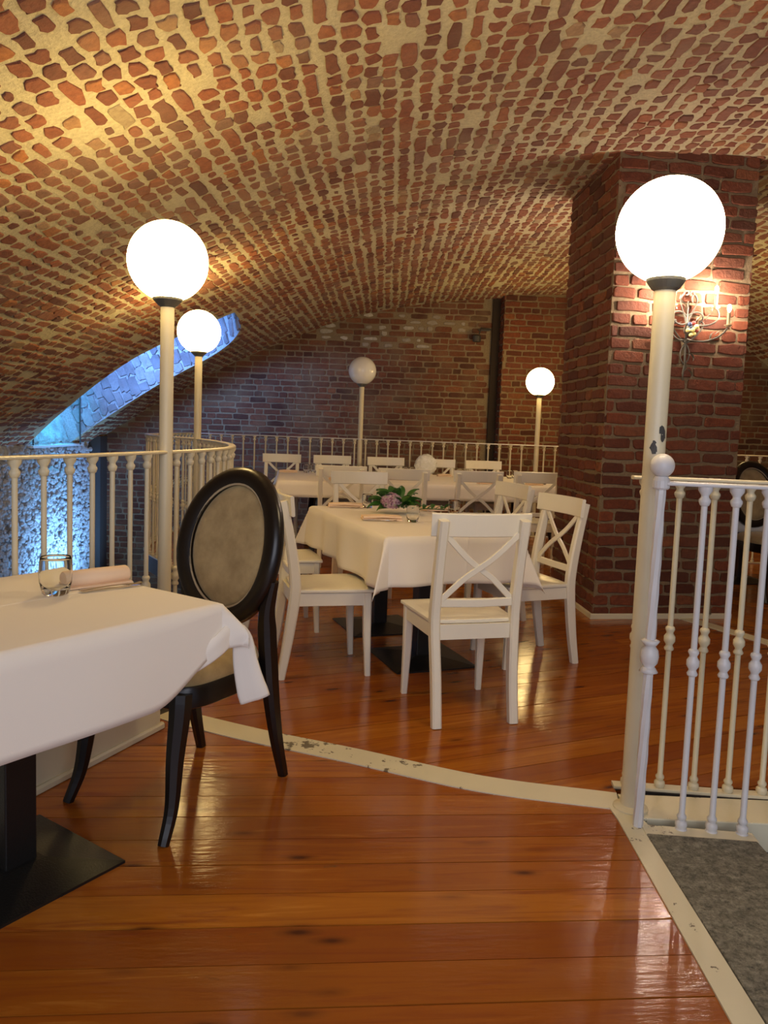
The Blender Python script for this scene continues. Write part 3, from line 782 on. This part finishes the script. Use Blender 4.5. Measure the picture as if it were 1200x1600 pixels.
# ------------------------------------------------------------------ oval-backed chair
def oval_chair(label, loc, rz):
    t = thing('oval_back_chair', label, 'chair', loc, rz)
    tilt = .20; zc = .815; yc = -.225; A, B = .235, .278
    def P(a, b_, off=0):    # point in the plane of the back
        z = zc+b_*math.cos(tilt); y = yc-b_*math.sin(tilt)+off*math.cos(tilt)
        y += .035*(a/A)**2 if A else 0
        return Vector((a, y, z+off*math.sin(tilt)))
    n = 48; path = [P((A-.026)*math.cos(2*math.pi*i/n), (B-.026)*math.sin(2*math.pi*i/n)) for i in range(n)]
    cen = P(0, 0)
    MB().sweep(path, [(-.034, -.018), (-.014, -.026), (.014, -.025), (.030, -.014), (.030, .014), (.014, .025), (-.014, .026), (-.034, .018)], side=lambda i: (path[i]-cen), closed=True).build('back_frame', 'black_wood', t, smooth=True, angle=60)
    for sgn, nm in ((1, 'backrest'), (-1, 'back_panel')):
        vs = [P(0, 0, sgn*.030)]; fs = []; K = 8
        for k in range(1, K+1):
            q = k/K; h = .030-.018*q**3-(.012 if k == K else 0)
            for i in range(n): vs.append(P((A-.056)*q*math.cos(2*math.pi*i/n), (B-.056)*q*math.sin(2*math.pi*i/n), sgn*h))
        for i in range(n):
            j = (i+1) % n; fs.append((0, 1+i, 1+j) if sgn > 0 else (0, 1+j, 1+i))
            for k in range(K-1):
                a, b_ = 1+k*n, 1+(k+1)*n; f = (a+i, b_+i, b_+j, a+j); fs.append(f if sgn > 0 else f[::-1])
        o = MB().add(vs, fs).build(nm, 'velvet', t, smooth=True)
        MB().tube([P((A-.058)*math.cos(2*math.pi*i/n), (B-.058)*math.sin(2*math.pi*i/n), sgn*.018) for i in range(n)], .0045, 6, closed=True).build('piping', 'piping', o, smooth=True)
    for s_ in (-1, 1):
        p = spline([(s_*.205, -.285, 0), (s_*.20, -.245, .16), (s_*.195, -.215, .34), (s_*.19, -.205, .46), (s_*.185, -.203, .54), (s_*.19, -.195, .62), (s_*.215, -.195, .72)], 5)
        MB().sweep(p, rc(.050, .056, .25), side=(1, 0, 0), scales=[(.62+.5*min(1, q.z/.4)) if q.z < .55 else max(.55, 1.12-(q.z-.55)*2.8) for q in p]).build('leg', 'black_wood', t)
        p = spline([(s_*.225, .285, 0), (s_*.215, .245, .10), (s_*.205, .225, .24), (s_*.20, .205, .36), (s_*.195, .195, .43)], 5)
        MB().sweep(p, rc(.054, .056, .3), side=(1, 0, 0), scales=[.60+.62*min(1, q.z/.4) for q in p]).build('leg', 'black_wood', t)
    # seat frame and cushion, rounded trapezoid
    def ring(f, z, k=1.0):
        out = []
        for i in range(40):
            a = 2*math.pi*i/40; c, s_ = math.cos(a), math.sin(a); e = .55
            x = math.copysign(abs(c)**e, c)*(.225+.022*s_)*k; y = math.copysign(abs(s_)**e, s_)*.225*k
            out.append((x, y+.0, z))
        return out
    def stack(rings):
        mb = MB(); vs = [v for r_ in rings for v in r_]; n_ = 40; fs = []
        for k in range(len(rings)-1):
            for i in range(n_): j = (i+1) % n_; fs.append((k*n_+i, k*n_+j, (k+1)*n_+j, (k+1)*n_+i))
        fs.append(tuple(range(n_))[::-1]); fs.append(tuple((len(rings)-1)*n_+i for i in range(n_))); return mb.add(vs, fs)
    stack([ring(0, .375, .97), ring(0, .38, 1), ring(0, .435, 1.0), ring(0, .445, .98)]).build('seat_frame', 'black_wood', t, smooth=True, angle=40)
    stack([ring(0, .44, .95), ring(0, .462, .975), ring(0, .485, .94), ring(0, .503, .8), ring(0, .512, .5), ring(0, .515, .15)]).build('seat', 'velvet', t, smooth=True, angle=60)
    return t
oval_chair('dark-framed chair with an oval beige velvet back beside the near table', (-.651, 2.527, 0), R(147.7))
oval_chair('dark oval-backed chair far off at the right edge behind the pillar', (3.16, 6.25, 0), R(195))

# ------------------------------------------------------------------ tables and cloths
def pedestal(label, loc, rz, s_=.72, zt=.72, plate=.42, group=None, s2=None):
    t = thing('pedestal_table', label, 'table', loc, rz, group); s2 = s2 or s_
    h = plate/2
    mb = MB(); mb.box(-h, h, -h, h, 0, .008); mb.add([(-h, -h, .008), (h, -h, .008), (h, h, .008), (-h, h, .008), (-.06, -.06, .035), (.06, -.06, .035), (.06, .06, .035), (-.06, .06, .035)], [(0, 1, 5, 4), (1, 2, 6, 5), (2, 3, 7, 6), (3, 0, 4, 7), (4, 5, 6, 7)])
    mb.build('base_plate', 'black_metal', t)
    MB().box(-.045, .045, -.045, .045, .03, zt-.02).build('column', 'black_metal', t, bevel=.004)
    MB().box(-s_/2, s_/2, -s2/2, s2/2, zt-.03, zt).build('tabletop', 'black_wood', t, bevel=.003)
    return t
def cloth(label, loc, rz, x0, x1, y0, y1, ov, ztop, group=None, crease=None, seed=1, wave=.010, nfold=7, pull=None, step=.02):
    """ov = overhang (left,right,front,back)"""
    rg = random.Random(seed); ol, orr, of, ob = ov; rad = .012
    def axis(a, b_, o1, o2, cr=None):
        n = int((b_-a+o1+o2)/step); v = [a-o1+(b_-a+o1+o2)*i/n for i in range(n+1)]
        v += [a-.004, a+.004, b_-.004, b_+.004]
        if cr: v += [cr-.006, cr-.003, cr, cr+.003, cr+.006]
        return sorted(set(round(q, 4) for q in v if a-o1-1e-6 <= q <= b_+o2+1e-6))
    xs = axis(x0, x1, ol, orr, crease); ys = axis(y0, y1, of, ob)
    ph = [rg.uniform(0, 6) for _ in range(8)]
    vs = []
    for x in xs:
        for y in ys:
            ds = max(x0-x, x-x1, 0); dt = max(y0-y, y-y1, 0); sx = -1 if x < x0 else 1; sy = -1 if y < y0 else 1
            bx = min(max(x, x0), x1); by = min(max(y, y0), y1)
            if ds <= 0 and dt <= 0:
                z = ztop; k = 0
                if crease and abs(x-crease) < .005: k = .0016*(1-abs(x-crease)/.005)
                vs.append((x, y, z+k+.0006*noise.noise(Vector((x*8, y*8, seed))))); continue
            d = math.hypot(ds, dt); phi = math.atan2(dt, ds) # 0 => pure x side
            w = max(0, 1-abs(phi-math.pi/4)/(math.pi/4)); w = w*w*(3-2*w) if ds > 0 and dt > 0 else 0
            # lateral folds along free sides
            q = (by if ds > dt else bx); fold = wave*math.sin(q*nfold*2+ph[0 if ds > dt else 1]+3*noise.noise(Vector((q*3, seed, 0))))*min(1, d/.22)*(1-w)
            flare = .018+.10*d*.35+fold+.3*rad
            out = Vector((sx*math.cos(phi) if ds > 0 else 0, sy*math.sin(phi) if dt > 0 else 0))
            if ds > 0 and dt > 0:
                # the corner hangs as a pointed pleat
                c1, c2 = math.cos(phi)**2, math.sin(phi)**2
                fl = .018+.10*d*.35+.3*rad
                ox = sx*(fl*c1+.0*c2); oy = sy*(fl*c2)
                dg = Vector((sx, sy)).normalized()*(.34*d*w)
                px, py = bx+ox+dg.x, by+oy+dg.y; z = ztop-rad*.3-d*math.sqrt(1-.25*w*w)*(1-.10*w)
            else:
                px, py = bx+out.x*flare*min(1, d/.02), by+out.y*flare*min(1, d/.02); z = ztop-max(0, d-.004)*.985
                if crease and abs(x-crease) < .007 and dt > 0: py += sy*.003*(1-abs(x-crease)/.007)
            if pull: px, py, z = pull(px, py, z, ds, dt, sx, sy, w, d)
            vs.append((px, py, z))
    n = len(ys); fs = []
    for i in range(len(xs)-1):
        for j in range(n-1): q = i*n+j; fs.append((q, q+n, q+n+1, q+1))
    o = MB().add(vs, fs).build('tablecloth', 'cloth', smooth=True, loc=loc); o.rotation_euler = (0, 0, rz)
    m_ = o.modifiers.new('thick', 'SOLIDIFY'); m_.thickness = .0015; m_.offset = -1
    return tag(o, label, 'tablecloth', group)
# near table: local +x along u=(-.83,.56) reversed -> right, use rz so that +x points to the right-front corner edge
rz_n = math.atan2(-.56, .83)      # local x -> (.83,-.56), local y -> (.56,.83)
NT = (-.985, 2.015)
pedestal('near table on a black pedestal in the left foreground', (*NT, 0), rz_n, .72, .735, .42, s2=.78)
def pull_near(px, py, z, ds, dt, sx, sy, w, d):
    # the hem climbs towards the right far corner, where the cloth is bunched up above the chair seat
    if sx > 0 and (sy > 0 or dt <= 0) and d > 0:
        g = min(1, max(0, (py-.15)/.27)); g = g*g*(3-2*g)
        z = .742-(.742-z)*(1-.50*g)
        if dt > 0 and ds > 0: px = min(px, .365+.03+.04*w); py = min(py, .395+.02+.04*w)
    elif sy > 0 and dt > 0:
        g = min(1, max(0, (px-.15)/.22)); z = .742-(.742-z)*(1-.50*g)
    return px, py, z
cl = cloth('white tablecloth with a pressed crease on the near left table', (*NT, 0), rz_n, -.365, .365, -.395, .395, (.24, .25, .24, .24), .742, crease=-.02, seed=3, wave=.004, nfold=4, pull=pull_near)
# gathered corner of that cloth, thrown over the chair seat
Mi = (Matrix.Translation((*NT, 0)) @ Matrix.Rotation(rz_n, 4, 'Z')).inverted()
def wavy(n, rx, ry, k, a):
    return [((rx*(1+a*math.cos(k*2*math.pi*i/n)))*math.cos(2*math.pi*i/n), (ry*(1+a*math.sin(k*2*math.pi*i/n)))*math.sin(2*math.pi*i/n)) for i in range(n)]
p_ = [Mi @ Vector(v) for v in spline([(-.605, 1.975, .535), (-.52, 2.05, .575), (-.455, 2.10, .62), (-.420, 2.15, .655)], 5)]
MB().sweep(p_, wavy(20, .030, .012, 3, .18), side=(0, 0, 1), scales=[.15+.85*max(0, math.sin(min(1, (i+1)/len(p_)*1.05)*1.75))**.8 for i in range(len(p_))]).build('gathered_hem', 'cloth', cl, smooth=True)
p_ = [Mi @ Vector(v) for v in spline([(-.445, 2.14, .655), (-.418, 2.16, .662), (-.398, 2.17, .63), (-.390, 2.18, .56), (-.375, 2.185, .49), (-.362, 2.19, .445)], 5)]
MB().sweep(p_, wavy(20, .045, .016, 3, .2), side=(Mi.to_3x3() @ Vector((1, .1, .35))), scales=[.35+.6*min(1, i/len(p_)*1.2) for i in range(len(p_))]).build('hanging_corner', 'cloth', cl, smooth=True)
# middle tables
rz_m = math.atan2(.353, .935)
c1 = (.235, 4.13); c2 = (-.01, 4.79)
pedestal('front one of the two joined middle tables on a black pedestal', (*c1, 0), rz_m, .70, .725, .46, group='joined middle tables')
pedestal('rear one of the two joined middle tables on a black pedestal', (*c2, 0), rz_m, .70, .725, .46, group='joined middle tables')
cloth('white tablecloth over the rear half of the middle table', (*c2, 0), rz_m, -.355, .355, -.30, .355, (.25, .25, 0, .25), .730, seed=5, wave=.020)
cloth('white tablecloth over the front half of the middle table, corner hanging to a point', (*c1, 0), rz_m, -.362, .362, -.362, .42, (.27, .27, .25, 0), .735, crease=.06, seed=6, wave=.020)
# long table
rz_l = R(8)
LT = (.36, 7.85)
t = thing('trestle_table', 'long dining table on splayed black trestle legs near the back railing', 'table', (*LT, 0), rz_l)
MB().box(-1.42, 1.42, -.5, 1.05, .70, .73).build('tabletop', 'black_wood', t)
for x in (-1.10, 1.32):
    for y in (-.36, .88):
        MB().sweep([(x*1.01, y*1.1-.02, 0), (x*.93, y*.8, .70)], rc(.05, .07, .2), side=(0, 1, 0), scales=[.7, 1.3]).build('leg', 'black_wood', t)
    MB().box(x*.97-.02, x*.97+.02, -.30, .30, .30, .35).build('crossbar', 'black_wood', t)
cloth('long white tablecloth on the far table in front of the back railing', (*LT, 0), rz_l, -1.43, 1.43, -.505, 1.06, (.17, .17, .16, .16), .737, seed=8, wave=.008, step=.035)
# table behind the pillar at far right
pedestal('covered table at the far right edge behind the pillar', (3.25, 6.9, 0), R(10), .8, .725, .42)
cloth('cream tablecloth glimpsed at the right edge behind the pillar', (3.25, 6.9, 0), R(10), -.41, .41, -.41, .41, (.25, .25, .25, .25), .735, seed=9, step=.04)
fr = [(3.44, 7.9), (5.6, 7.9)]
railing('far white railing at the right edge beyond the pillar', fr, along(fr, .0, .135), BAL, 'cream_paint')

# ------------------------------------------------------------------ table settings
def glass_geo():
    prf = [(.024, 0), (.030, .004), (.036, .03), (.0375, .055), (.035, .085), (.0335, .09), (.0325, .09), (.0335, .083), (.0355, .055), (.034, .032), (.027, .014), (.0, .012)]
    mb = MB(); n = 24; vs = []; fs = []
    for r_, z in prf[:-1]:
        for i in range(n): a = 2*math.pi*i/n; vs.append((r_*math.cos(a), r_*math.sin(a), z))
    for j in range(len(prf)-2):
        for i in range(n): k = (i+1) % n; fs.append((j*n+i, j*n+k, (j+1)*n+k, (j+1)*n+i))
    fs.append(tuple(range(n))[::-1]); fs.append(tuple((len(prf)-2)*n+i for i in range(n)))
    return mb.add(vs, fs)
GM = glass_geo().mesh('tumbler', 'glass', True)
def glass(label, x, y, z, s_=1, group=None):
    o = bpy.data.objects.new('tumbler', GM); COL.objects.link(o); o.location = (x, y, z+.001); o.scale = (s_, s_, s_); return tag(o, label, 'glass', group)
def rolled(label, x, y, z, rz, L=.19, r=.021, group=None):
    mb = MB(); sec = []
    pts = []
    for i in range(26):
        a = i/25*math.pi*4.2; q = r*(.35+.65*i/25); pts.append((q*math.cos(a), q*math.sin(a)))
    inner = [(p[0]*.93, p[1]*.93) for p in pts[::-1]]
    vs = []; n = len(pts)
    outer = [(r*math.cos(2*math.pi*i/20), r*.86*math.sin(2*math.pi*i/20)) for i in range(20)]
    path = [(-L/2, 0, r*.87), (-L/2+.004, 0, r*.87), (0, 0, r*.88), (L/2-.004, 0, r*.87), (L/2, 0, r*.87)]
    o = MB().sweep(path, outer, side=(0, 1, 0), scales=[.9, 1, 1.02, 1, .9]).build('rolled_napkin', 'napkin', smooth=True, angle=50, loc=(x, y, z+.001)); o.rotation_euler = (0, 0, rz)
    # spiral edge at the end and the loose flap
    sp = [( L/2+.0015, p[0]*.9, p[1]*.8+r*.87) for p in pts]
    MB().tube(sp, .0016, 4).build('rolled_edge', 'napkin', o)
    MB().sweep([(-L/2, -r*.2, .0035), (L/2, -r*.2, .0035)], rc(.005, r*2.4, .2), side=(0, 0, 1)).build('flap', 'napkin', o)
    return tag(o, label, 'napkin', group)
def folded(label, x, y, z, rz, L=.225, w=.10, group=None):
    t = thing('folded_napkin', label, 'napkin', (x, y, z+.001), rz, group)
    MB().box(-L/2, L/2, -w/2, w/2, 0, .011).build('lower_fold', 'napkin', t, bevel=.002)
    MB().sweep([(-L/2+.003, 0, .017), (0, .001, .022), (L/2-.003, 0, .018)], rc(.012, w*.93, .3), side=(0, 0, 1)).build('upper_fold', 'napkin', t)
    return t
def fork(label, x, y, z, rz, knife=False, group=None):
    t = thing('knife' if knife else 'fork', label, 'cutlery', (x, y, z+.002), rz, group)
    if knife:
        MB().sweep([(-.1, 0, .003), (-.02, 0, .004), (.0, 0, .003)], rc(.004, .010), side=(0, 0, 1), scales=[1, 1.1, .7]).build('handle', 'steel', t)
        MB().sweep([(0, 0, .003), (.06, .001, .003), (.1, .004, .002)], rc(.0015, .015), side=(0, 0, 1), scales=[.8, 1.1, .3]).build('blade', 'steel', t)
    else:
        MB().sweep([(-.1, 0, .004), (-.03, 0, .007), (.03, 0, .006), (.055, 0, .004)], rc(.003, .009), side=(0, 0, 1), scales=[1.3, .9, .6, 1.8]).build('handle', 'steel', t)
        mb = MB()
        for k in (-1.5, -.5, .5, 1.5): mb.tube([(.052, k*.0045, .004), (.075, k*.005, .002), (.098, k*.0045, .006)], .0014, 4)
        mb.build('tines', 'steel', t)
    return t
ZN = .742
glass('clear tumbler on the near left table', -.930, 2.165, ZN, 1.22)
rolled('rolled peach napkin on the near left table beside the tumbler', -.872, 2.318, ZN, R(46), .20, .029)
fork('fork lying along the rolled napkin on the near left table', -.808, 2.275, ZN, R(48))
fork('knife lying in front of the rolled napkin on the near left table', -.795, 2.262, ZN, R(45), True)
ZM = .735
glass('clear tumbler in front of the pink hydrangea on the middle table', .165, 4.27, ZM+.001)
folded('folded peach napkin nearest the viewer on the middle table', -.01, 4.32, ZM, R(10))
fork('fork tucked along the nearest napkin on the middle table', -.02, 4.268, ZM, R(8))
fork('knife beside the nearest napkin on the middle table', -.01, 4.253, ZM, R(5), True)
folded('folded peach napkin at the left rear of the middle table', -.25, 4.99, .731, R(8))
fork('fork by the napkin at the left rear of the middle table', -.25, 4.935, .731, R(6))
glass('clear tumbler left of the pink hydrangea by the rear napkin', -.105, 4.99, .731)
glass('clear tumbler at the right rear of the middle table', .44, 4.78, .731)
folded('folded napkin at the right rear of the middle table', .33, 4.98, .731, R(24), .16)
ZT = .738
cr_, sr_ = math.cos(rz_l), math.sin(rz_l)
def lt(x, y): return (LT[0]+x*cr_-y*sr_, LT[1]+x*sr_+y*cr_)
seats = [(-1.30, 'left end'), (-.78, 'second place from the left'), (-.20, 'third place from the left'), (.42, 'by the white flower ball'), (1.0, 'fifth place'), ]
for i, (x, w) in enumerate(seats):
    px, py = lt(x, .76)
    if i in (0,): folded('peach napkin on the far side of the long table, '+w, px-.02, py-.05, ZT, rz_l, .2, .09, 'napkins on the long table')
    else: folded('pale napkin, far side of the long table, '+w, px, py, ZT, rz_l, .16, .08, 'napkins on the long table')
    a, b_ = lt(x+.17, .72); glass('front tumbler of a pair at the long table, far side, '+w, a, b_, ZT, 1, 'tumblers on the long table')
    a, b_ = lt(x+.25, .77); glass('rear tumbler of a pair at the long table, far side, '+w, a, b_, ZT, 1, 'tumblers on the long table')
for i, (x, w) in enumerate(((-.86, 'leftmost near place'), (.62, 'near place right of the middle'), (1.12, 'rightmost near place'))):
    px, py = lt(x, -.28); folded('pale napkin on the near side of the long table, '+w, px, py, ZT, rz_l+.2, .17, .08, 'napkins on the long table')
    a, b_ = lt(x+.14, -.15); glass('tumbler on the near side of the long table, '+w, a, b_, ZT, 1, 'tumblers on the long table')

# ------------------------------------------------------------------ flowers
def leafmesh(L, w, bend, fold=.15):
    vs = []; fs = []; n = 8
    for i in range(n+1):
        t = i/n; ww = w*math.sin(math.pi*min(.999, t**.8))**.9/2; z = bend*math.sin(t*math.pi*.6)*L-.25*L*t*t
        for k in (-1, -.5, 0, .5, 1): vs.append((L*t, ww*k, z+abs(k)*fold*w))
    for i in range(n):
        for k in range(4): q = i*5+k; fs.append((q, q+5, q+6, q+1))
    return MB().add(vs, fs)
fl = thing('hydrangea_arrangement', 'pink hydrangea head in dark green leaves lying on the middle table', 'flowers', (.075, 4.72, .735))
rg = random.Random(8)
lms = [leafmesh(.13, .065, .35).mesh('leaf', 'leaf', True), leafmesh(.11, .05, .5).mesh('leaf', 'leaf', True), leafmesh(.09, .05, .3).mesh('leaf', 'leaf_light', True)]
for i in range(44):
    a = 2*math.pi*i/22+rg.uniform(-.2, .2); up_ = rg.uniform(-.05, .9) if i > 14 else rg.uniform(-.1, .2)
    me = lms[2] if i % 9 == 4 else lms[i % 2]
    o = bpy.data.objects.new('leaf', me); COL.objects.link(o); o.parent = fl
    r0 = rg.uniform(.01, .055); o.location = (r0*math.cos(a)*1.4+.012, r0*math.sin(a), .022+.045*max(0, up_)+rg.uniform(0, .012)); o.rotation_euler = (rg.uniform(-.5, .5), -up_*.9+.1, a)
    s_ = rg.uniform(.8, 1.15); o.scale = (s_, s_, s_)
MB().tube([(.1, .02, .02), (.2, .05, .03), (.31, .10, .02)], .003, 5).build('stem', 'leaf', fl)
for k in range(7):
    o = bpy.data.objects.new('leaf', lms[1]); COL.objects.link(o); o.parent = fl; o.location = (.14+k*.028, .03+k*.011, .024); o.rotation_euler = (rg.uniform(-.6, .6), rg.uniform(-.6, .1), .35+(1 if k % 2 else -1)*.9); o.scale = (.45, .55, .5)
def florets(c, r, n, mat, parent, seed, ps=.011, sq=(1, 1, .8)):
    rg = random.Random(seed); mb = MB()
    for i in range(n):
        z = 1-1.75*(i+.5)/n; a = i*2.39996; q = math.sqrt(max(0, 1-z*z)); d = Vector((q*math.cos(a)*sq[0], q*math.sin(a)*sq[1], z*sq[2]))
        nn = Vector((q*math.cos(a), q*math.sin(a), z)).normalized(); p = Vector(c)+d*r*rg.uniform(.93, 1.05)
        t1 = nn.orthogonal().normalized(); t1.rotate(Matrix.Rotation(rg.uniform(0, 6), 3, nn)); t2 = nn.cross(t1)
        for k in range(4):
            e = (t1, t2, -t1, -t2)[k]; f = (t2, -t1, -t2, t1)[k]; w = ps*rg.uniform(.85, 1.2)
            mb.add([p, p+e*w*.7+f*w*.6+nn*.003, p+e*w*1.35+nn*rg.uniform(-.002, .005), p+e*w*.7-f*w*.6+nn*.003], [(0, 3, 2, 1)])
    mb.ball(c, r*.88, 14, 10, sq)
    return mb.build('flower_head', mat, parent)
florets((-.03, -.055, .078), .060, 190, 'petal_pink', fl, 3, .011)
fw = thing('white_hydrangea', 'round white hydrangea ball on the long table', 'flowers', (*lt(.10, .22), .738))
florets((0, 0, .150), .112, 300, 'petal_white', fw, 5, .017, (1, 1, .95))
MB().lathe([(.03, 0), (.04, .01), (.042, .04), (.03, .055)], 14).build('vase', 'glass', fw)

# ------------------------------------------------------------------ wrought-iron sconce
def sconce(label, loc, rz):
    t = thing('wall_sconce', label, 'sconce', loc, rz)      # local: x right, -y out of the wall, z up
    ir = 'patina_iron'
    def scroll(c, r0, a0, a1, turns=1, n=22, y=-.02):
        out = []
        for i in range(n+1):
            q = i/n; a = a0+(a1-a0)*q; r_ = r0*(1-.75*q); out.append((c[0]+r_*math.cos(a), y-.01*math.sin(q*3), c[1]+r_*math.sin(a)))
        return out
    mb = MB()
    for s_ in (-1, 1):
        mb.tube(bez((0, -.02, -.05), (s_*.02, -.02, .06), (s_*.10, -.03, .12), (s_*.035, -.025, .17))+scroll((s_*.018, .168), .022, 0 if s_ > 0 else math.pi, (5 if s_ > 0 else math.pi-5))[2:], .006, 6)
        mb.tube(bez((0, -.02, .02), (s_*.06, -.02, .08), (s_*.13, -.03, .04), (s_*.105, -.03, .0)), .006, 6)
        mb.tube(bez((0, -.02, -.16), (s_*.07, -.03, -.12), (s_*.14, -.03, -.03), (s_*.11, -.03, -.015))+scroll((s_*.095, -.02), .017, 0 if s_ > 0 else math.pi, (4.5 if s_ > 0 else math.pi-4.5))[2:], .006, 6)
        mb.tube(bez((0, -.02, -.30), (s_*.05, -.02, -.26), (s_*.04, -.02, -.2), (0, -.02, -.16)), .005, 6)
        # upper arm
        mb.tube(bez((0, -.03, -.02), (s_*.10, -.10, -.08), (s_*.20, -.13, -.02), (s_*.165, -.11, .055))+bez((s_*.165, -.11, .055), (s_*.15, -.10, .085), (s_*.12, -.10, .07), (s_*.125, -.10, .05))[1:], .0055, 6)
        # lower arm
        mb.tube(bez((0, -.03, -.13), (s_*.10, -.10, -.18), (s_*.20, -.16, -.12), (s_*.215, -.16, -.045)), .0055, 6)
    mb.tube([(0, -.02, .12), (0, -.02, -.20), (.005, -.02, -.30), (-.005, -.02, -.36), (0, -.015, -.41)], .008, 6, scales=[.8, 1.2, 1, 1.1, .5])
    mb.build('scrollwork', ir, t, smooth=True)
    lm = leafmesh(.07, .026, .5).mesh('iron_leaf', ir, True)
    for k, (x, z, a) in enumerate(((.03, .10, 1.2), (-.03, .10, 1.9), (.05, -.02, .3), (-.05, -.02, 2.8), (.17, -.14, .9), (.2, -.1, .2), (-.17, -.14, 2.3), (-.2, -.1, 2.9), (.13, .0, .5), (-.13, .0, 2.6), (.01, -.22, -1.2), (-.01, -.28, -1.9), (.01, -.33, -1.3))):
        o = bpy.data.objects.new('iron_leaf', lm); COL.objects.link(o); o.parent = t; o.location = (x, -.04, z); o.rotation_euler = (math.pi/2, -0, 0)
        o.rotation_euler = Matrix.Rotation(-a, 3, 'Y').to_euler()
    for nm, x, y, z, up_ in (('candle', .150, -.105, .075, .09), ('candle', -.150, -.105, .075, .09), ('candle', .215, -.16, -.045, .085), ('candle', -.215, -.16, -.045, .085)):
        c = MB().lathe([(.0, -.012), (.012, -.010), (.026, 0), (.026, .004), (.012, .006), (.011, .012), (.0115, up_), (.004, up_+.002)], 12, (x, y, z)).build('candle_holder', 'candle', t)
        MB().ball((x, y, z+up_+.028), .0125, 10, 8, (1, 1, 2.0)).build('flame_bulb', 'bulb', c, smooth=True)
    rg = random.Random(2)
    fr_ = (('fruit_yellow', (.012, -.075, -.075), .017), ('fruit_yellow', (.038, -.075, -.055), .018), ('fruit_yellow', (-.02, -.075, -.08), .015), ('fruit_yellow', (.0, -.08, -.11), .014), ('fruit_yellow', (.03, -.07, -.10), .013), ('fruit_red', (.02, -.07, -.03), .015), ('fruit_red', (.05, -.06, -.075), .011), ('fruit_blue', (-.008, -.07, -.038), .015), ('fruit_blue', (.0, -.075, -.06), .010))
    for m_, c, r_ in fr_: MB().ball(c, r_, 12, 8).build('fruit', m_, t, smooth=True)
    MB().ball((.012, -.035, -.07), .04, 10, 8, (1, .8, 1)).build('fruit_boss', ir, t)
    return t
Ud = Vector((.99, .165, 0)).normalized(); rzp = math.atan2(Ud.y, Ud.x)
A_ = Vector((1.47, 5.22, 0))
p = A_+Ud*.535
sconce('wrought-iron wall sconce with candle bulbs and painted fruit on the brick pillar', (p.x, p.y-.012, 2.06), rzp)
q = A_+Ud*.35+Vector((-.055, 1, 0))*1.10
sconce('matching iron sconce on the hidden rear face of the brick pillar', (q.x, q.y+.01, 2.1), rzp+math.pi)
